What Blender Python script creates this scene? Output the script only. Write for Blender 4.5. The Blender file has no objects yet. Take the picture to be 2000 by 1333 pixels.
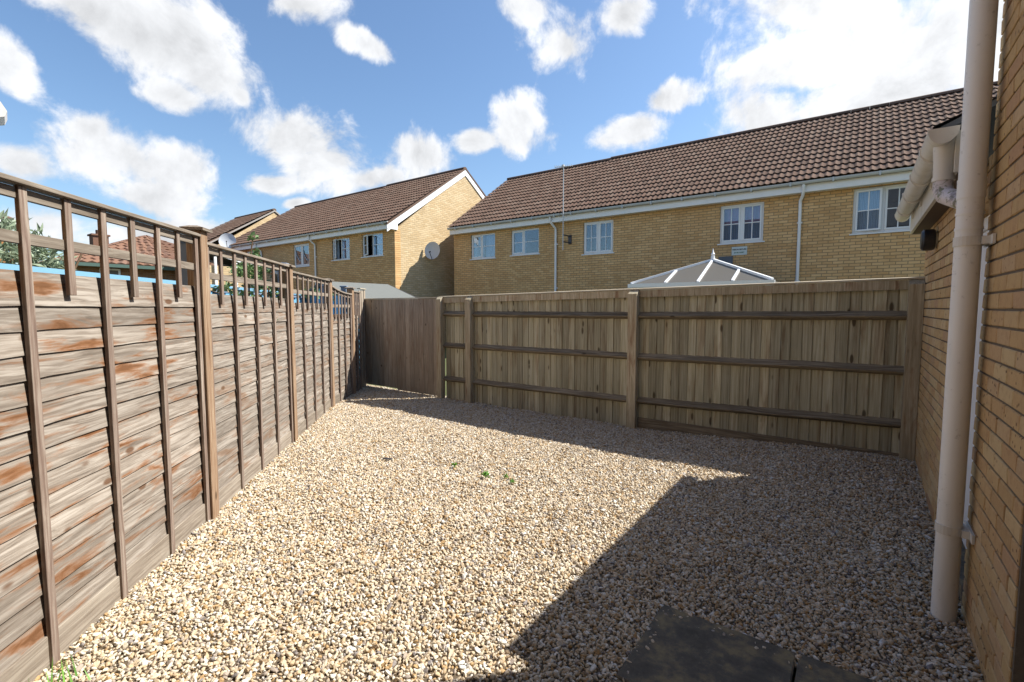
import bpy, math, random
from mathutils import Vector, Matrix, noise as mnoise
R = math.radians
random.seed(7)
scene = bpy.context.scene
col = scene.collection

# ------------------------------------------------------------------ camera
CAM = Vector((0, 0, 1.55)); FPX = 935.0; YAW = R(35.8); PITCH = R(4.03)
cam_d = bpy.data.cameras.new('camera')
cam_d.sensor_width = 36.0; cam_d.lens = FPX / 2000 * 36.0
cam_d.clip_start = 0.02; cam_d.clip_end = 2000
cam = bpy.data.objects.new('camera', cam_d); col.objects.link(cam)
cam.location = CAM
cam.rotation_euler = (R(90) - PITCH, 0, YAW)
scene.camera = cam
C_F = Vector((-math.sin(YAW) * math.cos(PITCH), math.cos(YAW) * math.cos(PITCH), -math.sin(PITCH)))
C_R = Vector((math.cos(YAW), math.sin(YAW), 0))
C_D = C_F.cross(C_R)
def ray(px, py):
    return (C_R * (px - 1000) + C_D * (py - 666.5) + C_F * FPX).normalized()

# ------------------------------------------------------------------ sun, sky, exposure
SUN = Vector((0.612, 0.655, 1.0)).normalized()
sun_d = bpy.data.lights.new('sun', 'SUN')
sun_d.energy = 5.0; sun_d.angle = R(0.5); sun_d.color = (1.0, 0.965, 0.885)
sun = bpy.data.objects.new('sun', sun_d); col.objects.link(sun)
sun.location = (6, 6, 12)
sun.rotation_euler = SUN.to_track_quat('Z', 'Y').to_euler()
scene.view_settings.view_transform = 'Standard'
scene.view_settings.look = 'None'
scene.view_settings.exposure = 0.93
scene.view_settings.gamma = 1.0
scene.view_settings.use_curve_mapping = False
SKY_STRENGTH = 0.068

def sky_world():
    w = bpy.data.worlds.new('World'); scene.world = w; w.use_nodes = True
    nt = w.node_tree; N = nt.nodes; L = nt.links; N.clear()
    out = N.new('ShaderNodeOutputWorld'); bg = N.new('ShaderNodeBackground')
    bg.inputs['Strength'].default_value = SKY_STRENGTH
    L.new(bg.outputs[0], out.inputs[0])
    sky = N.new('ShaderNodeTexSky'); sky.sky_type = 'NISHITA'; sky.sun_disc = False
    sky.sun_elevation = math.asin(SUN.z); sky.sun_rotation = math.atan2(SUN.x, SUN.y)
    sky.air_density = 1.1; sky.dust_density = 0.8; sky.ozone_density = 1.6
    tc = N.new('ShaderNodeTexCoord'); D = tc.outputs['Generated']
    def M(op, a, b=None, c=None):
        n = N.new('ShaderNodeMath'); n.operation = op
        for i, v in enumerate((a, b, c)):
            if v is None: continue
            if isinstance(v, (int, float)): n.inputs[i].default_value = v
            else: L.new(v, n.inputs[i])
        return n.outputs[0]
    def V(op, a, b=None):
        n = N.new('ShaderNodeVectorMath'); n.operation = op
        for i, v in enumerate((a, b)):
            if v is None: continue
            if isinstance(v, (tuple, list, Vector)): n.inputs[i].default_value = tuple(v)
            else: L.new(v, n.inputs[i])
        return n.outputs['Value'] if op in ('DOT_PRODUCT', 'LENGTH') else n.outputs['Vector']
    def noise(vec, sc, det, rough, dist=0.0):
        n = N.new('ShaderNodeTexNoise'); n.inputs['Scale'].default_value = sc
        n.inputs['Detail'].default_value = det; n.inputs['Roughness'].default_value = rough
        n.inputs['Distortion'].default_value = dist
        L.new(vec, n.inputs['Vector']); return n.outputs['Fac']
    # cumulus banks: where each stands in the sky (direction, half sizes), raggedness from noise
    clouds = [(325,75,190,95,0.2),(170,15,130,60,.3),(410,140,105,75,.2),(345,190,70,40,.3),(20,125,62,58,.2),
        (240,305,150,75,0.25),(175,255,70,48,0),(345,325,90,60,0.3),(300,385,110,42,.1),(470,188,24,24,0),
        (580,275,110,60,.1),(640,320,120,50,-.1),(715,350,120,34,-.1),(820,300,62,48,0),(530,360,70,24,0),
        (715,88,65,30,.45),(575,8,100,40,0),(1100,95,85,78,.2),(1022,240,66,66,-.5),(925,275,50,26,0),
        (1215,38,55,46,-.4),(1035,20,50,40,.3),(1305,190,55,34,-.2),(1235,252,68,36,-.25),
        (1790,80,400,150,0),(1600,10,260,80,0),(1580,130,190,55,.1),(1500,235,90,65,0),(1730,190,230,85,0),(1850,60,300,200,0),
        (1640,260,190,50,0),(1850,260,200,60,0),(40,320,80,42,.2),(580,397,26,11,-.2),(100,440,130,50,0),(330,460,200,30,0)]
    field = None
    for (px, py, hw, hh, t) in clouds:
        c = ray(px, py); e = 1.0
        dx = (ray(px + e, py) - ray(px - e, py)) / (2 * e); dy = (ray(px, py - e) - ray(px, py + e)) / (2 * e)
        rx = dx.normalized(); uy = (dy - rx * dy.dot(rx)).normalized()
        w_ = dx.length * hw; h_ = dy.length * hh
        a = rx * math.cos(t) - uy * math.sin(t); b = rx * math.sin(t) + uy * math.cos(t)
        dlt = V('SUBTRACT', D, c)
        cb = N.new('ShaderNodeCombineXYZ')
        L.new(V('DOT_PRODUCT', dlt, a / w_), cb.inputs[0]); L.new(V('DOT_PRODUCT', dlt, b / h_), cb.inputs[1])
        L.new(V('DOT_PRODUCT', dlt, c * 3.0), cb.inputs[2])
        f = M('SUBTRACT', 1.0, V('LENGTH', cb.outputs[0]))
        field = f if field is None else M('SMOOTH_MAX', field, f, 0.25)
    # the same fair-weather cumulus goes on all round the rest of the sky
    off = M('SUBTRACT', 1.0, M('SMOOTHSTEP', V('DOT_PRODUCT', D, C_F), 0.45, 0.62)) if False else None
    mr = N.new('ShaderNodeMapRange'); mr.interpolation_type = 'SMOOTHSTEP'
    L.new(V('DOT_PRODUCT', D, C_F), mr.inputs['Value'])
    mr.inputs['From Min'].default_value = 0.66; mr.inputs['From Max'].default_value = 0.5
    gen = M('SUBTRACT', M('MULTIPLY', noise(D, 2.6, 3, .5), 3.2), 2.25)
    gen = M('ADD', gen, M('MULTIPLY', M('SUBTRACT', mr.outputs[0], 1.0), 3.0))
    field = M('MAXIMUM', M('MAXIMUM', field, -1.5), gen)
    def density(vec):
        n1 = noise(vec, 8.0, 9, 0.62, 0.25)
        return M('ADD', M('MULTIPLY', M('SUBTRACT', field, 0.04), 0.95), M('MULTIPLY', M('SUBTRACT', n1, 0.5), 3.0))
    d0 = density(D)
    d1 = density(V('ADD', D, SUN * 0.045))
    al = N.new('ShaderNodeMapRange'); al.interpolation_type = 'SMOOTHSTEP'
    L.new(d0, al.inputs['Value']); al.inputs['From Min'].default_value = -0.14; al.inputs['From Max'].default_value = 0.46
    # lit side against shaded body
    lit = M('SUBTRACT', d0, d1)
    thick = N.new('ShaderNodeMapRange'); L.new(d0, thick.inputs['Value'])
    thick.inputs['From Min'].default_value = 0.25; thick.inputs['From Max'].default_value = 1.3
    thick.inputs['To Min'].default_value = 1.02; thick.inputs['To Max'].default_value = 0.84
    br = M('ADD', thick.outputs[0], M('MULTIPLY', lit, 0.38))
    br = M('MINIMUM', M('MAXIMUM', br, 0.62), 1.15)
    near = M('POWER', M('MAXIMUM', V('DOT_PRODUCT', D, SUN), 0.0), 3.0)
    br = M('MULTIPLY', br, M('ADD', M('MULTIPLY', near, 0.35), 0.93))
    cc = N.new('ShaderNodeMix'); cc.data_type = 'RGBA'
    cmul = N.new('ShaderNodeVectorMath'); cmul.operation = 'SCALE'
    cmul.inputs[0].default_value = (7.6, 7.75, 8.0); L.new(br, cmul.inputs['Scale'])
    # thin milky veil low down and towards the sun
    sk = N.new('ShaderNodeMix'); sk.data_type = 'RGBA'
    sky_gain = N.new('ShaderNodeVectorMath'); sky_gain.operation = 'MULTIPLY'
    L.new(sky.outputs[0], sky_gain.inputs[0]); sky_gain.inputs[1].default_value = (1.14, 1.29, 1.42)
    L.new(al.outputs[0], cc.inputs['Factor']); L.new(sky_gain.outputs[0], cc.inputs[6]); L.new(cmul.outputs[0], cc.inputs[7])
    L.new(cc.outputs[2], bg.inputs['Color'])
    return w
sky_world()
scene.world.cycles.sampling_method = 'MANUAL'; scene.world.cycles.sample_map_resolution = 256
scene.cycles.max_bounces = 6; scene.cycles.diffuse_bounces = 2; scene.cycles.transparent_max_bounces = 6

# ------------------------------------------------------------------ mesh helpers
class MB:
    def __init__(s): s.v = []; s.f = []
    def add(s, vs, fs):
        o = len(s.v); s.v += [tuple(v) for v in vs]; s.f += [tuple(i + o for i in f) for f in fs]; return s
    def box(s, x0, x1, y0, y1, z0, z1):
        return s.add([(x0,y0,z0),(x1,y0,z0),(x1,y1,z0),(x0,y1,z0),(x0,y0,z1),(x1,y0,z1),(x1,y1,z1),(x0,y1,z1)],
                     [(0,3,2,1),(4,5,6,7),(0,1,5,4),(1,2,6,5),(2,3,7,6),(3,0,4,7)])
    def bbox(s, x0, x1, y0, y1, z0, z1, b):
        """box with chamfered edges"""
        X = (x0, x1); Y = (y0, y1); Z = (z0, z1); vs = []; idx = {}
        for i in (0, 1):
            for j in (0, 1):
                for k in (0, 1):
                    sx = b if i == 0 else -b; sy = b if j == 0 else -b; sz = b if k == 0 else -b
                    for a in range(3):
                        p = [X[i] + sx, Y[j] + sy, Z[k] + sz]; p[a] = (X[i], Y[j], Z[k])[a]
                        idx[(i, j, k, a)] = len(vs); vs.append(p)
        fs = []
        for a in range(3):
            o1, o2 = [q for q in range(3) if q != a]
            for e in (0, 1):
                q = []
                for (u, w) in ((0, 0), (1, 0), (1, 1), (0, 1)):
                    c = [0, 0, 0]; c[a] = e; c[o1] = u; c[o2] = w; q.append(idx[(*c, a)])
                fs.append(q)
            for u in (0, 1):
                for w in (0, 1):
                    c0 = [0, 0, 0]; c0[o1] = u; c0[o2] = w; c1 = list(c0); c1[a] = 1
                    fs.append([idx[(*c0, o1)], idx[(*c1, o1)], idx[(*c1, o2)], idx[(*c0, o2)]])
        for i in (0, 1):
            for j in (0, 1):
                for k in (0, 1): fs.append([idx[(i, j, k, a)] for a in range(3)])
        return s.add(vs, fs)
    def prism(s, pts, axis, a0, a1):
        """closed polygon pts (2-D) pushed along axis ('x','y','z') from a0 to a1"""
        n = len(pts)
        def P(p, a):
            return {'x': (a, p[0], p[1]), 'y': (p[0], a, p[1]), 'z': (p[0], p[1], a)}[axis]
        vs = [P(p, a0) for p in pts] + [P(p, a1) for p in pts]
        fs = [tuple(range(n))[::-1], tuple(range(n, 2 * n))] + [(i, (i + 1) % n, n + (i + 1) % n, n + i) for i in range(n)]
        return s.add(vs, fs)
    def tube(s, pts, r, n=12, cap=True):
        pts = [Vector(p) for p in pts]; rs = r if isinstance(r, (list, tuple)) else [r] * len(pts)
        up = None; rings = []
        for i, p in enumerate(pts):
            t = (pts[min(i + 1, len(pts) - 1)] - pts[max(i - 1, 0)]).normalized()
            if up is None:
                up = Vector((0, 0, 1)) if abs(t.z) < .9 else Vector((1, 0, 0))
            a = (up - t * up.dot(t)).normalized(); b = t.cross(a); up = a
            rings.append([p + (a * math.cos(2*math.pi*k/n) + b * math.sin(2*math.pi*k/n)) * rs[i] for k in range(n)])
        vs = [v for rg in rings for v in rg]; fs = []
        for i in range(len(pts) - 1):
            for k in range(n):
                fs.append((i*n+k, i*n+(k+1)%n, (i+1)*n+(k+1)%n, (i+1)*n+k))
        if cap: fs += [tuple(range(n))[::-1], tuple(range((len(pts)-1)*n, len(pts)*n))]
        return s.add(vs, fs)
    def beam(s, p, q, w, h, up=(0, 0, 1)):
        p = Vector(p); q = Vector(q); t = (q - p).normalized(); u = Vector(up)
        a = t.cross(u).normalized(); b = a.cross(t)
        vs = [e + a * (w/2) * i + b * (h/2) * j for e in (p, q) for (i, j) in ((-1,-1),(1,-1),(1,1),(-1,1))]
        return s.add(vs, [(0,1,2,3),(7,6,5,4),(0,4,5,1),(1,5,6,2),(2,6,7,3),(3,7,4,0)])
    def quad(s, a, b, c, d): return s.add([a, b, c, d], [(0, 1, 2, 3)])
    def mesh(s, name, mat, smooth=False):
        me = bpy.data.meshes.new(name); me.from_pydata(s.v, [], s.f); me.update()
        import bmesh
        bm = bmesh.new(); bm.from_mesh(me); bmesh.ops.recalc_face_normals(bm, faces=bm.faces); bm.to_mesh(me); bm.free()
        for m in (mat if isinstance(mat, (list, tuple)) else [mat]): me.materials.append(m)
        if smooth:
            for p in me.polygons: p.use_smooth = True
            if smooth != 'all': me.set_sharp_from_angle(angle=R(40))
        return me
    def build(s, name, mat, parent=None, loc=(0, 0, 0), rz=0.0, smooth=False, world=False):
        if world and parent is not None:
            o = world_loc(parent); s.v = [(x - o.x, y - o.y, z - o.z) for (x, y, z) in s.v]
        return link(name, s.mesh(name, mat, smooth), parent, loc, (0, 0, rz))
def world_loc(o):
    v = Vector((0, 0, 0))
    while o is not None: v += o.location; o = o.parent
    return v
def link(name, me, parent=None, loc=(0, 0, 0), rot=(0, 0, 0), scale=None):
    o = bpy.data.objects.new(name, me); col.objects.link(o)
    o.location = loc; o.rotation_euler = rot
    if scale: o.scale = scale
    if parent is not None: o.parent = parent
    return o
def tag(o, label=None, cat=None, group=None, kind=None):
    if label: o['label'] = label
    if cat: o['category'] = cat
    if group: o['group'] = group
    if kind: o['kind'] = kind
    return o
def thing(name, label, cat, loc=(0, 0, 0), rz=0.0, group=None):
    o = bpy.data.objects.new(name, None); col.objects.link(o); o.empty_display_size = .1
    o.location = loc; o.rotation_euler = (0, 0, rz)
    return tag(o, label, cat, group)

# ------------------------------------------------------------------ materials
class Mat:
    def __init__(s, name):
        s.m = bpy.data.materials.new(name); s.m.use_nodes = True
        s.nt = s.m.node_tree; s.N = s.nt.nodes; s.L = s.nt.links
        s.b = s.N['Principled BSDF']; s.tc = s.N.new('ShaderNodeTexCoord')
        s.oi = s.N.new('ShaderNodeObjectInfo')
    def math(s, op, a, b=None, c=None, clamp=False):
        n = s.N.new('ShaderNodeMath'); n.operation = op; n.use_clamp = clamp
        for i, v in enumerate((a, b, c)):
            if v is None: continue
            if isinstance(v, (int, float)): n.inputs[i].default_value = v
            else: s.L.new(v, n.inputs[i])
        return n.outputs[0]
    def vec(s, scale=(1, 1, 1), rnd=0.0, src='Object'):
        mp = s.N.new('ShaderNodeMapping'); s.L.new(s.tc.outputs[src], mp.inputs['Vector'])
        mp.inputs['Scale'].default_value = scale
        if rnd:
            cb = s.N.new('ShaderNodeCombineXYZ')
            for i, k in enumerate((37.3, 91.7, 53.1)): s.L.new(s.math('MULTIPLY', s.oi.outputs['Random'], k * rnd), cb.inputs[i])
            s.L.new(cb.outputs[0], mp.inputs['Location'])
        return mp.outputs[0]
    def noise(s, vec, sc=1, det=4, rough=.55, dist=0.0):
        n = s.N.new('ShaderNodeTexNoise'); s.L.new(vec, n.inputs['Vector'])
        n.inputs['Scale'].default_value = sc; n.inputs['Detail'].default_value = det
        n.inputs['Roughness'].default_value = rough; n.inputs['Distortion'].default_value = dist
        return n.outputs['Fac']
    def ramp(s, fac, stops, interp='LINEAR'):
        n = s.N.new('ShaderNodeValToRGB'); n.color_ramp.interpolation = interp; s.L.new(fac, n.inputs[0])
        el = n.color_ramp.elements
        while len(el) > 1: el.remove(el[-1])
        el[0].position = stops[0][0]; el[0].color = c4(stops[0][1])
        for p, c in stops[1:]:
            e = el.new(p); e.color = c4(c)
        return n.outputs[0]
    def mix(s, fac, a, b, mode='MIX'):
        n = s.N.new('ShaderNodeMix'); n.data_type = 'RGBA'; n.blend_type = mode
        for i, v in ((0, fac), (6, a), (7, b)):
            if isinstance(v, (int, float)): n.inputs[i].default_value = v
            elif isinstance(v, (tuple, list)): n.inputs[i].default_value = c4(v)
            else: s.L.new(v, n.inputs[i])
        return n.outputs[2]
    def step(s, v, a, b):
        n = s.N.new('ShaderNodeMapRange'); n.interpolation_type = 'SMOOTHSTEP'; s.L.new(v, n.inputs[0])
        n.inputs[1].default_value = a; n.inputs[2].default_value = b
        return n.outputs[0]
    def bump(s, h, strength=.3, dist=.01):
        n = s.N.new('ShaderNodeBump'); n.inputs['Strength'].default_value = strength; n.inputs['Distance'].default_value = dist
        s.L.new(h, n.inputs['Height']); s.L.new(n.outputs[0], s.b.inputs['Normal'])
    def set(s, color=None, rough=.7, spec=.3):
        if color is not None:
            if isinstance(color, (tuple, list)): s.b.inputs['Base Color'].default_value = c4(color)
            else: s.L.new(color, s.b.inputs['Base Color'])
        if isinstance(rough, (int, float)): s.b.inputs['Roughness'].default_value = rough
        else: s.L.new(rough, s.b.inputs['Roughness'])
        s.b.inputs['Specular IOR Level'].default_value = spec
        return s.m
def c4(c): return (*c, 1.0) if len(c) == 3 else tuple(c)

def plain(name, c, rough=.5, spec=.4, var=.12, sc=6):
    m = Mat(name); n = m.noise(m.vec(rnd=1), sc, 5, .6)
    m.set(m.mix(n, tuple(x * (1 - var) for x in c), tuple(min(1, x * (1 + var)) for x in c)), rough, spec); return m.m

def wood(name, axis, dark, mid, light, orange=None, o_amt=.5, knots=.5, green=None, vari=.35, ks=(3.2, 7.5, .07, .15), kc=None):
    """weathered softwood: grain runs along one local axis"""
    m = Mat(name); i = 'xyz'.index(axis)
    def stretch(al, ac): v = [ac] * 3; v[i] = al; return tuple(v)
    wv = m.vec(stretch(1.6, 9), 1)
    warp = m.noise(wv, 1.0, 3, .5)
    gv = m.vec(stretch(2.0, 62), 1)
    cb = m.N.new('ShaderNodeVectorMath'); cb.operation = 'ADD'
    sc = m.N.new('ShaderNodeVectorMath'); sc.operation = 'SCALE'
    comb = m.N.new('ShaderNodeCombineXYZ')
    for k in range(3):
        if k != i: m.L.new(warp, comb.inputs[k])
    m.L.new(comb.outputs[0], sc.inputs[0]); sc.inputs['Scale'].default_value = 4.0
    m.L.new(gv, cb.inputs[0]); m.L.new(sc.outputs[0], cb.inputs[1])
    grain = m.noise(cb.outputs[0], 1.0, 6, .62)
    base = m.ramp(grain, [(.28, dark), (.46, mid), (.62, light), (.8, tuple(min(1, c * 1.12) for c in light))])
    big = m.noise(m.vec(stretch(1.1, 5), 1), 1.0, 4, .55)
    base = m.mix(m.math('MULTIPLY', m.step(big, .38, .72), .55), base, m.mix(.5, dark, mid))
    if orange:
        on = m.noise(m.vec(stretch(2.2, 15), 1.7), 1.0, 5, .6, .5)
        base = m.mix(m.math('MULTIPLY', m.step(on, .51, .66), o_amt), base, orange)
        base = m.mix(m.math('MULTIPLY', m.step(on, .60, .70), o_amt * .8), base, tuple(c_ * .42 for c_ in orange))
    kv = m.N.new('ShaderNodeTexVoronoi'); kv.inputs['Scale'].default_value = 1.0; kv.inputs['Randomness'].default_value = 1.0
    m.L.new(m.vec(stretch(ks[0], ks[1]), 2.3), kv.inputs['Vector'])
    kd = m.math('ADD', kv.outputs['Distance'], m.math('MULTIPLY', m.math('SUBTRACT', warp, .5), .16))
    sepc = m.N.new('ShaderNodeSeparateColor'); m.L.new(kv.outputs['Color'], sepc.inputs[0])
    sel = m.math('LESS_THAN', sepc.outputs[0], knots)
    kn = m.math('MULTIPLY', m.math('SUBTRACT', 1.0, m.step(kd, ks[2], ks[3])), sel)
    base = m.mix(m.math('MULTIPLY', kn, .85), base, kc or tuple(c * .45 for c in (orange or dark)))
    if green:
        gn = m.noise(m.vec((2.2, 2.2, 2.2), 0, 'Object'), 1.0, 5, .65)
        base = m.mix(m.math('MULTIPLY', m.step(gn, .5, .72), .5), base, green)
    rv = m.math('ADD', m.math('MULTIPLY', m.oi.outputs['Random'], vari * 2), 1 - vari)
    hs = m.N.new('ShaderNodeHueSaturation'); m.L.new(base, hs.inputs['Color']); m.L.new(rv, hs.inputs['Value'])
    m.bump(m.math('SUBTRACT', grain, m.math('MULTIPLY', kn, .3)), .45, .004)
    return m.set(hs.outputs[0], .82, .15)

# left fence: sun-bleached larch lap with russet patches; back fence: green-grey treated pine
W_LAP = wood('lap_board_wood', 'x', (.098,.078,.062), (.215,.178,.145), (.345,.302,.258), (.215,.092,.036), .85, .38, vari=.16)
W_LAP2 = wood('lap_board_wood_plain', 'x', (.098,.080,.064), (.215,.18,.148), (.345,.305,.262), (.215,.105,.048), .45, .38, vari=.14)
W_SLAT = wood('slat_wood', 'z', (.105,.066,.052), (.19,.137,.108), (.305,.25,.205), None, 0, .25, vari=.15)
W_RAIL = wood('rail_wood', 'x', (.12,.095,.07), (.21,.172,.137), (.30,.258,.21), None, 0, .3, vari=.15)
W_POST = wood('post_wood', 'z', (.15,.085,.047), (.25,.16,.10), (.345,.25,.17), None, 0, .25, vari=.1)
W_PALE = wood('pale_wood', 'z', (.235,.21,.135), (.355,.33,.235), (.465,.445,.34), (.19,.11,.052), .4, .26, (.24,.27,.16), vari=.30, ks=(7, 12, .14, .26), kc=(.055, .038, .022))
W_GATE = wood('gate_board_wood', 'z', (.20,.16,.12), (.315,.262,.205), (.425,.365,.295), (.24,.14,.085), .35, .08, vari=.15, ks=(8, 13, .12, .24), kc=(.055, .038, .022))
W_ARRIS = wood('arris_rail_wood', 'x', (.095,.076,.052), (.185,.15,.105), (.31,.26,.185), None, 0, .2, vari=.15)
W_FPOST = wood('fence_post_wood', 'z', (.22,.185,.12), (.37,.315,.22), (.51,.445,.33), (.25,.13,.065), .5, .2, vari=.12)
W_CAP = wood('cap_rail_wood', 'x', (.26,.21,.15), (.40,.345,.26), (.55,.49,.39), None, 0, .2, vari=.1)

M_WHITE = plain('white_upvc', (.80,.80,.80), .35, .5, .04)
M_FASCIA = plain('white_fascia', (.86,.84,.82), .4, .4, .06, 2)
M_GUTTER = plain('grey_gutter', (.52,.53,.52), .5, .4, .12, 3)
M_CREAM = plain('cream_plastic', (.62,.56,.475), .42, .5, .05, 3)
def grimy(name, c):
    m = Mat(name); n = m.noise(m.vec((9, 9, 1.3)), 1, 5, .6); n2 = m.noise(m.vec((30, 30, 30)), 1, 4, .65)
    k = m.mix(m.math('MULTIPLY', m.step(n, .46, .72), .35), c, tuple(x * .62 for x in c))
    k = m.mix(m.math('MULTIPLY', m.step(n2, .60, .74), .35), k, (.24, .21, .16))
    return m.set(k, m.math('ADD', m.math('MULTIPLY', n, .3), .28), .45)
M_PIPE = grimy('beige_pipe_grimy', (.84,.82,.77))
M_CREAM = grimy('cream_gutter_grimy', (.72,.685,.61))
M_BLACK = plain('black_plastic', (.022,.022,.026), .4, .5, .2)
M_DARK = plain('dark_steel', (.06,.055,.06), .5, .5, .2)
M_LEAD = plain('lead_flashing', (.10,.115,.135), .6, .4, .2)
M_ALU = plain('aerial_aluminium', (.55,.55,.54), .4, .6, .1)
M_DISH = plain('dish_grey', (.50,.52,.55), .5, .4, .06, 3)
M_FELT = plain('grey_roof_felt', (.15,.155,.145), .95, .1, .12, 14)
M_BLUE = plain('pale_blue_paint', (.15,.36,.54), .6, .3, .12, 4)
M_BLUEGREY = plain('blue_grey_paint', (.17,.22,.30), .7, .3, .15, 4)
M_TEAL = plain('green_gutter_paint', (.07,.12,.10), .5, .4, .1)
M_VERGE = plain('mortared_verge', (.36,.33,.30), .9, .1, .15, 5)
M_SOFFIT = plain('soffit_board', (.12,.09,.07), .7, .2, .1)
M_ROOM = plain('room_wall', (.20,.18,.16), .9, .1, .1)
M_REDROOM = plain('red_curtain', (.55,.13,.06), .9, .1, .2, 3)

def curtain(name, c, sc):
    m = Mat(name); n = m.N.new('ShaderNodeTexWave'); n.inputs['Scale'].default_value = sc; n.inputs['Distortion'].default_value = 1.5
    n.inputs['Detail'].default_value = 2; m.L.new(m.vec((1, .1, .1)), n.inputs['Vector'])
    m.bump(n.outputs['Fac'], .6, .03)
    return m.set(m.mix(n.outputs['Fac'], tuple(x * .72 for x in c), c), .9, .1)
M_LACE = curtain('lace_curtain', (.60,.66,.72), 9)
M_CREAMCURT = curtain('cream_curtain', (.42,.39,.32), 6)
M_BLIND = curtain('pink_blind', (.55,.24,.36), 1.5)
M_BLUECURT = curtain('blue_curtain', (.14,.25,.38), 6)
M_GREYCURT = curtain('grey_curtain', (.22,.21,.19), 6)

def glass(name, tint=(.80,.86,.92), refl=.09):
    m = Mat(name); N = m.N; L = m.L
    tr = N.new('ShaderNodeBsdfTransparent'); tr.inputs[0].default_value = c4(tint)
    gl = N.new('ShaderNodeBsdfGlossy'); gl.inputs['Roughness'].default_value = .015; gl.inputs[0].default_value = (.9, .95, 1, 1)
    mx = N.new('ShaderNodeMixShader'); lw = N.new('ShaderNodeLayerWeight'); lw.inputs[0].default_value = .35
    L.new(m.math('ADD', m.math('MULTIPLY', lw.outputs['Fresnel'], .18), refl, clamp=True), mx.inputs[0])
    L.new(tr.outputs[0], mx.inputs[1]); L.new(gl.outputs[0], mx.inputs[2])
    L.new(mx.outputs[0], N['Material Output'].inputs[0]); return m.m
M_GLASS = glass('window_glass')
def polycarb():
    m = Mat('polycarbonate_sheet'); N = m.N; L = m.L
    tr = N.new('ShaderNodeBsdfTranslucent'); tr.inputs[0].default_value = (.20, .175, .145, 1)
    mx = N.new('ShaderNodeMixShader'); mx.inputs[0].default_value = .62
    m.set((.21, .19, .16), .35, .4)
    L.new(tr.outputs[0], mx.inputs[1]); L.new(m.b.outputs[0], mx.inputs[2])
    L.new(mx.outputs[0], N['Material Output'].inputs[0]); return m.m
M_POLY = polycarb()

def brick_face():
    m = Mat('buff_brick_face'); r = m.oi.outputs['Random']
    base = m.ramp(r, [(0,(0.430,0.268,0.126)),(.2,(0.538,0.360,0.170)),(.42,(0.489,0.303,0.146)),(.6,(0.570,0.411,0.214)),(.8,(0.452,0.268,0.146)),(.92,(0.602,0.439,0.240)),(1,(0.387,0.228,0.126))])
    n = m.noise(m.vec((1, 1, 1), 1), 22, 6, .65); st = m.noise(m.vec((5, 60, 90), 1), 1, 4, .6)
    c = m.mix(m.math('MULTIPLY', m.step(n, .45, .75), .5), base, (.33,.18,.085))
    c = m.mix(m.math('MULTIPLY', m.step(st, .5, .75), .35), c, (.60,.43,.23))
    pv = m.N.new('ShaderNodeTexVoronoi'); pv.inputs['Scale'].default_value = 34; m.L.new(m.vec((1, 1, 1), 1), pv.inputs['Vector'])
    sp = m.N.new('ShaderNodeSeparateColor'); m.L.new(pv.outputs['Color'], sp.inputs[0])
    pit = m.math('MULTIPLY', m.math('SUBTRACT', 1.0, m.step(pv.outputs['Distance'], .12, .3)), m.math('LESS_THAN', sp.outputs[0], .22))
    c = m.mix(m.math('MULTIPLY', pit, .8), c, (.09,.05,.03))
    m.bump(m.math('SUBTRACT', m.math('MULTIPLY', n, .5), pit), .5, .004)
    return m.set(c, .88, .15)
M_BRICK = brick_face()
def mortar():
    m = Mat('grey_mortar'); n = m.noise(m.vec(), 60, 4, .7); m.bump(n, .6, .004)
    return m.set(m.mix(n, (.12,.095,.07), (.20,.165,.125)), .95, .1)
M_MORTAR = mortar()
def brick_wall(name, axis, c1, c2, mort, off=(0, 0)):
    """far brickwork, 225 x 75 mm stretchers, in metres of local space"""
    m = Mat(name); sep = m.N.new('ShaderNodeSeparateXYZ'); m.L.new(m.tc.outputs['Object'], sep.inputs[0])
    cb = m.N.new('ShaderNodeCombineXYZ'); m.L.new(sep.outputs['XYZ'.index(axis)], cb.inputs[0]); m.L.new(sep.outputs[2], cb.inputs[1])
    bt = m.N.new('ShaderNodeTexBrick'); m.L.new(cb.outputs[0], bt.inputs['Vector'])
    bt.inputs['Scale'].default_value = 1.0; bt.inputs['Brick Width'].default_value = .225; bt.inputs['Row Height'].default_value = .075
    bt.inputs['Mortar Size'].default_value = .0085; bt.inputs['Mortar Smooth'].default_value = .2; bt.inputs['Bias'].default_value = -.1
    bt.inputs['Color1'].default_value = c4(c1); bt.inputs['Color2'].default_value = c4(c2); bt.inputs['Mortar'].default_value = c4(mort)
    n = m.noise(m.vec((1, 1, 1)), 1.1, 5, .6); n2 = m.noise(m.vec((3, 3, 9)), 3, 4, .6)
    c = m.mix(m.math('MULTIPLY', m.step(n, .4, .75), .42), bt.outputs['Color'], tuple(x * .6 for x in c1))
    c = m.mix(m.math('MULTIPLY', m.step(n2, .5, .8), .3), c, tuple(min(1, x * 1.25) for x in c2))
    m.bump(m.math('SUBTRACT', 1.0, bt.outputs['Fac']), .6, .008)
    return m.set(c, .9, .12)
B1, B2, BM = (.62,.365,.16), (.78,.515,.255), (.32,.215,.12)
M_BRICKX = brick_wall('buff_brickwork_front', 'X', B1, B2, BM)
M_BRICKY = brick_wall('buff_brickwork_gable', 'Y', (.56,.405,.225), (.68,.53,.33), (.40,.31,.20))
M_BROWNBRICK = brick_wall('brown_brickwork', 'Y', (.25,.125,.06), (.36,.20,.10), (.30,.24,.18))
M_ORANGEBRICK = brick_wall('orange_brickwork', 'Y', (.42,.20,.08), (.52,.29,.12), (.3,.22,.15))

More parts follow.
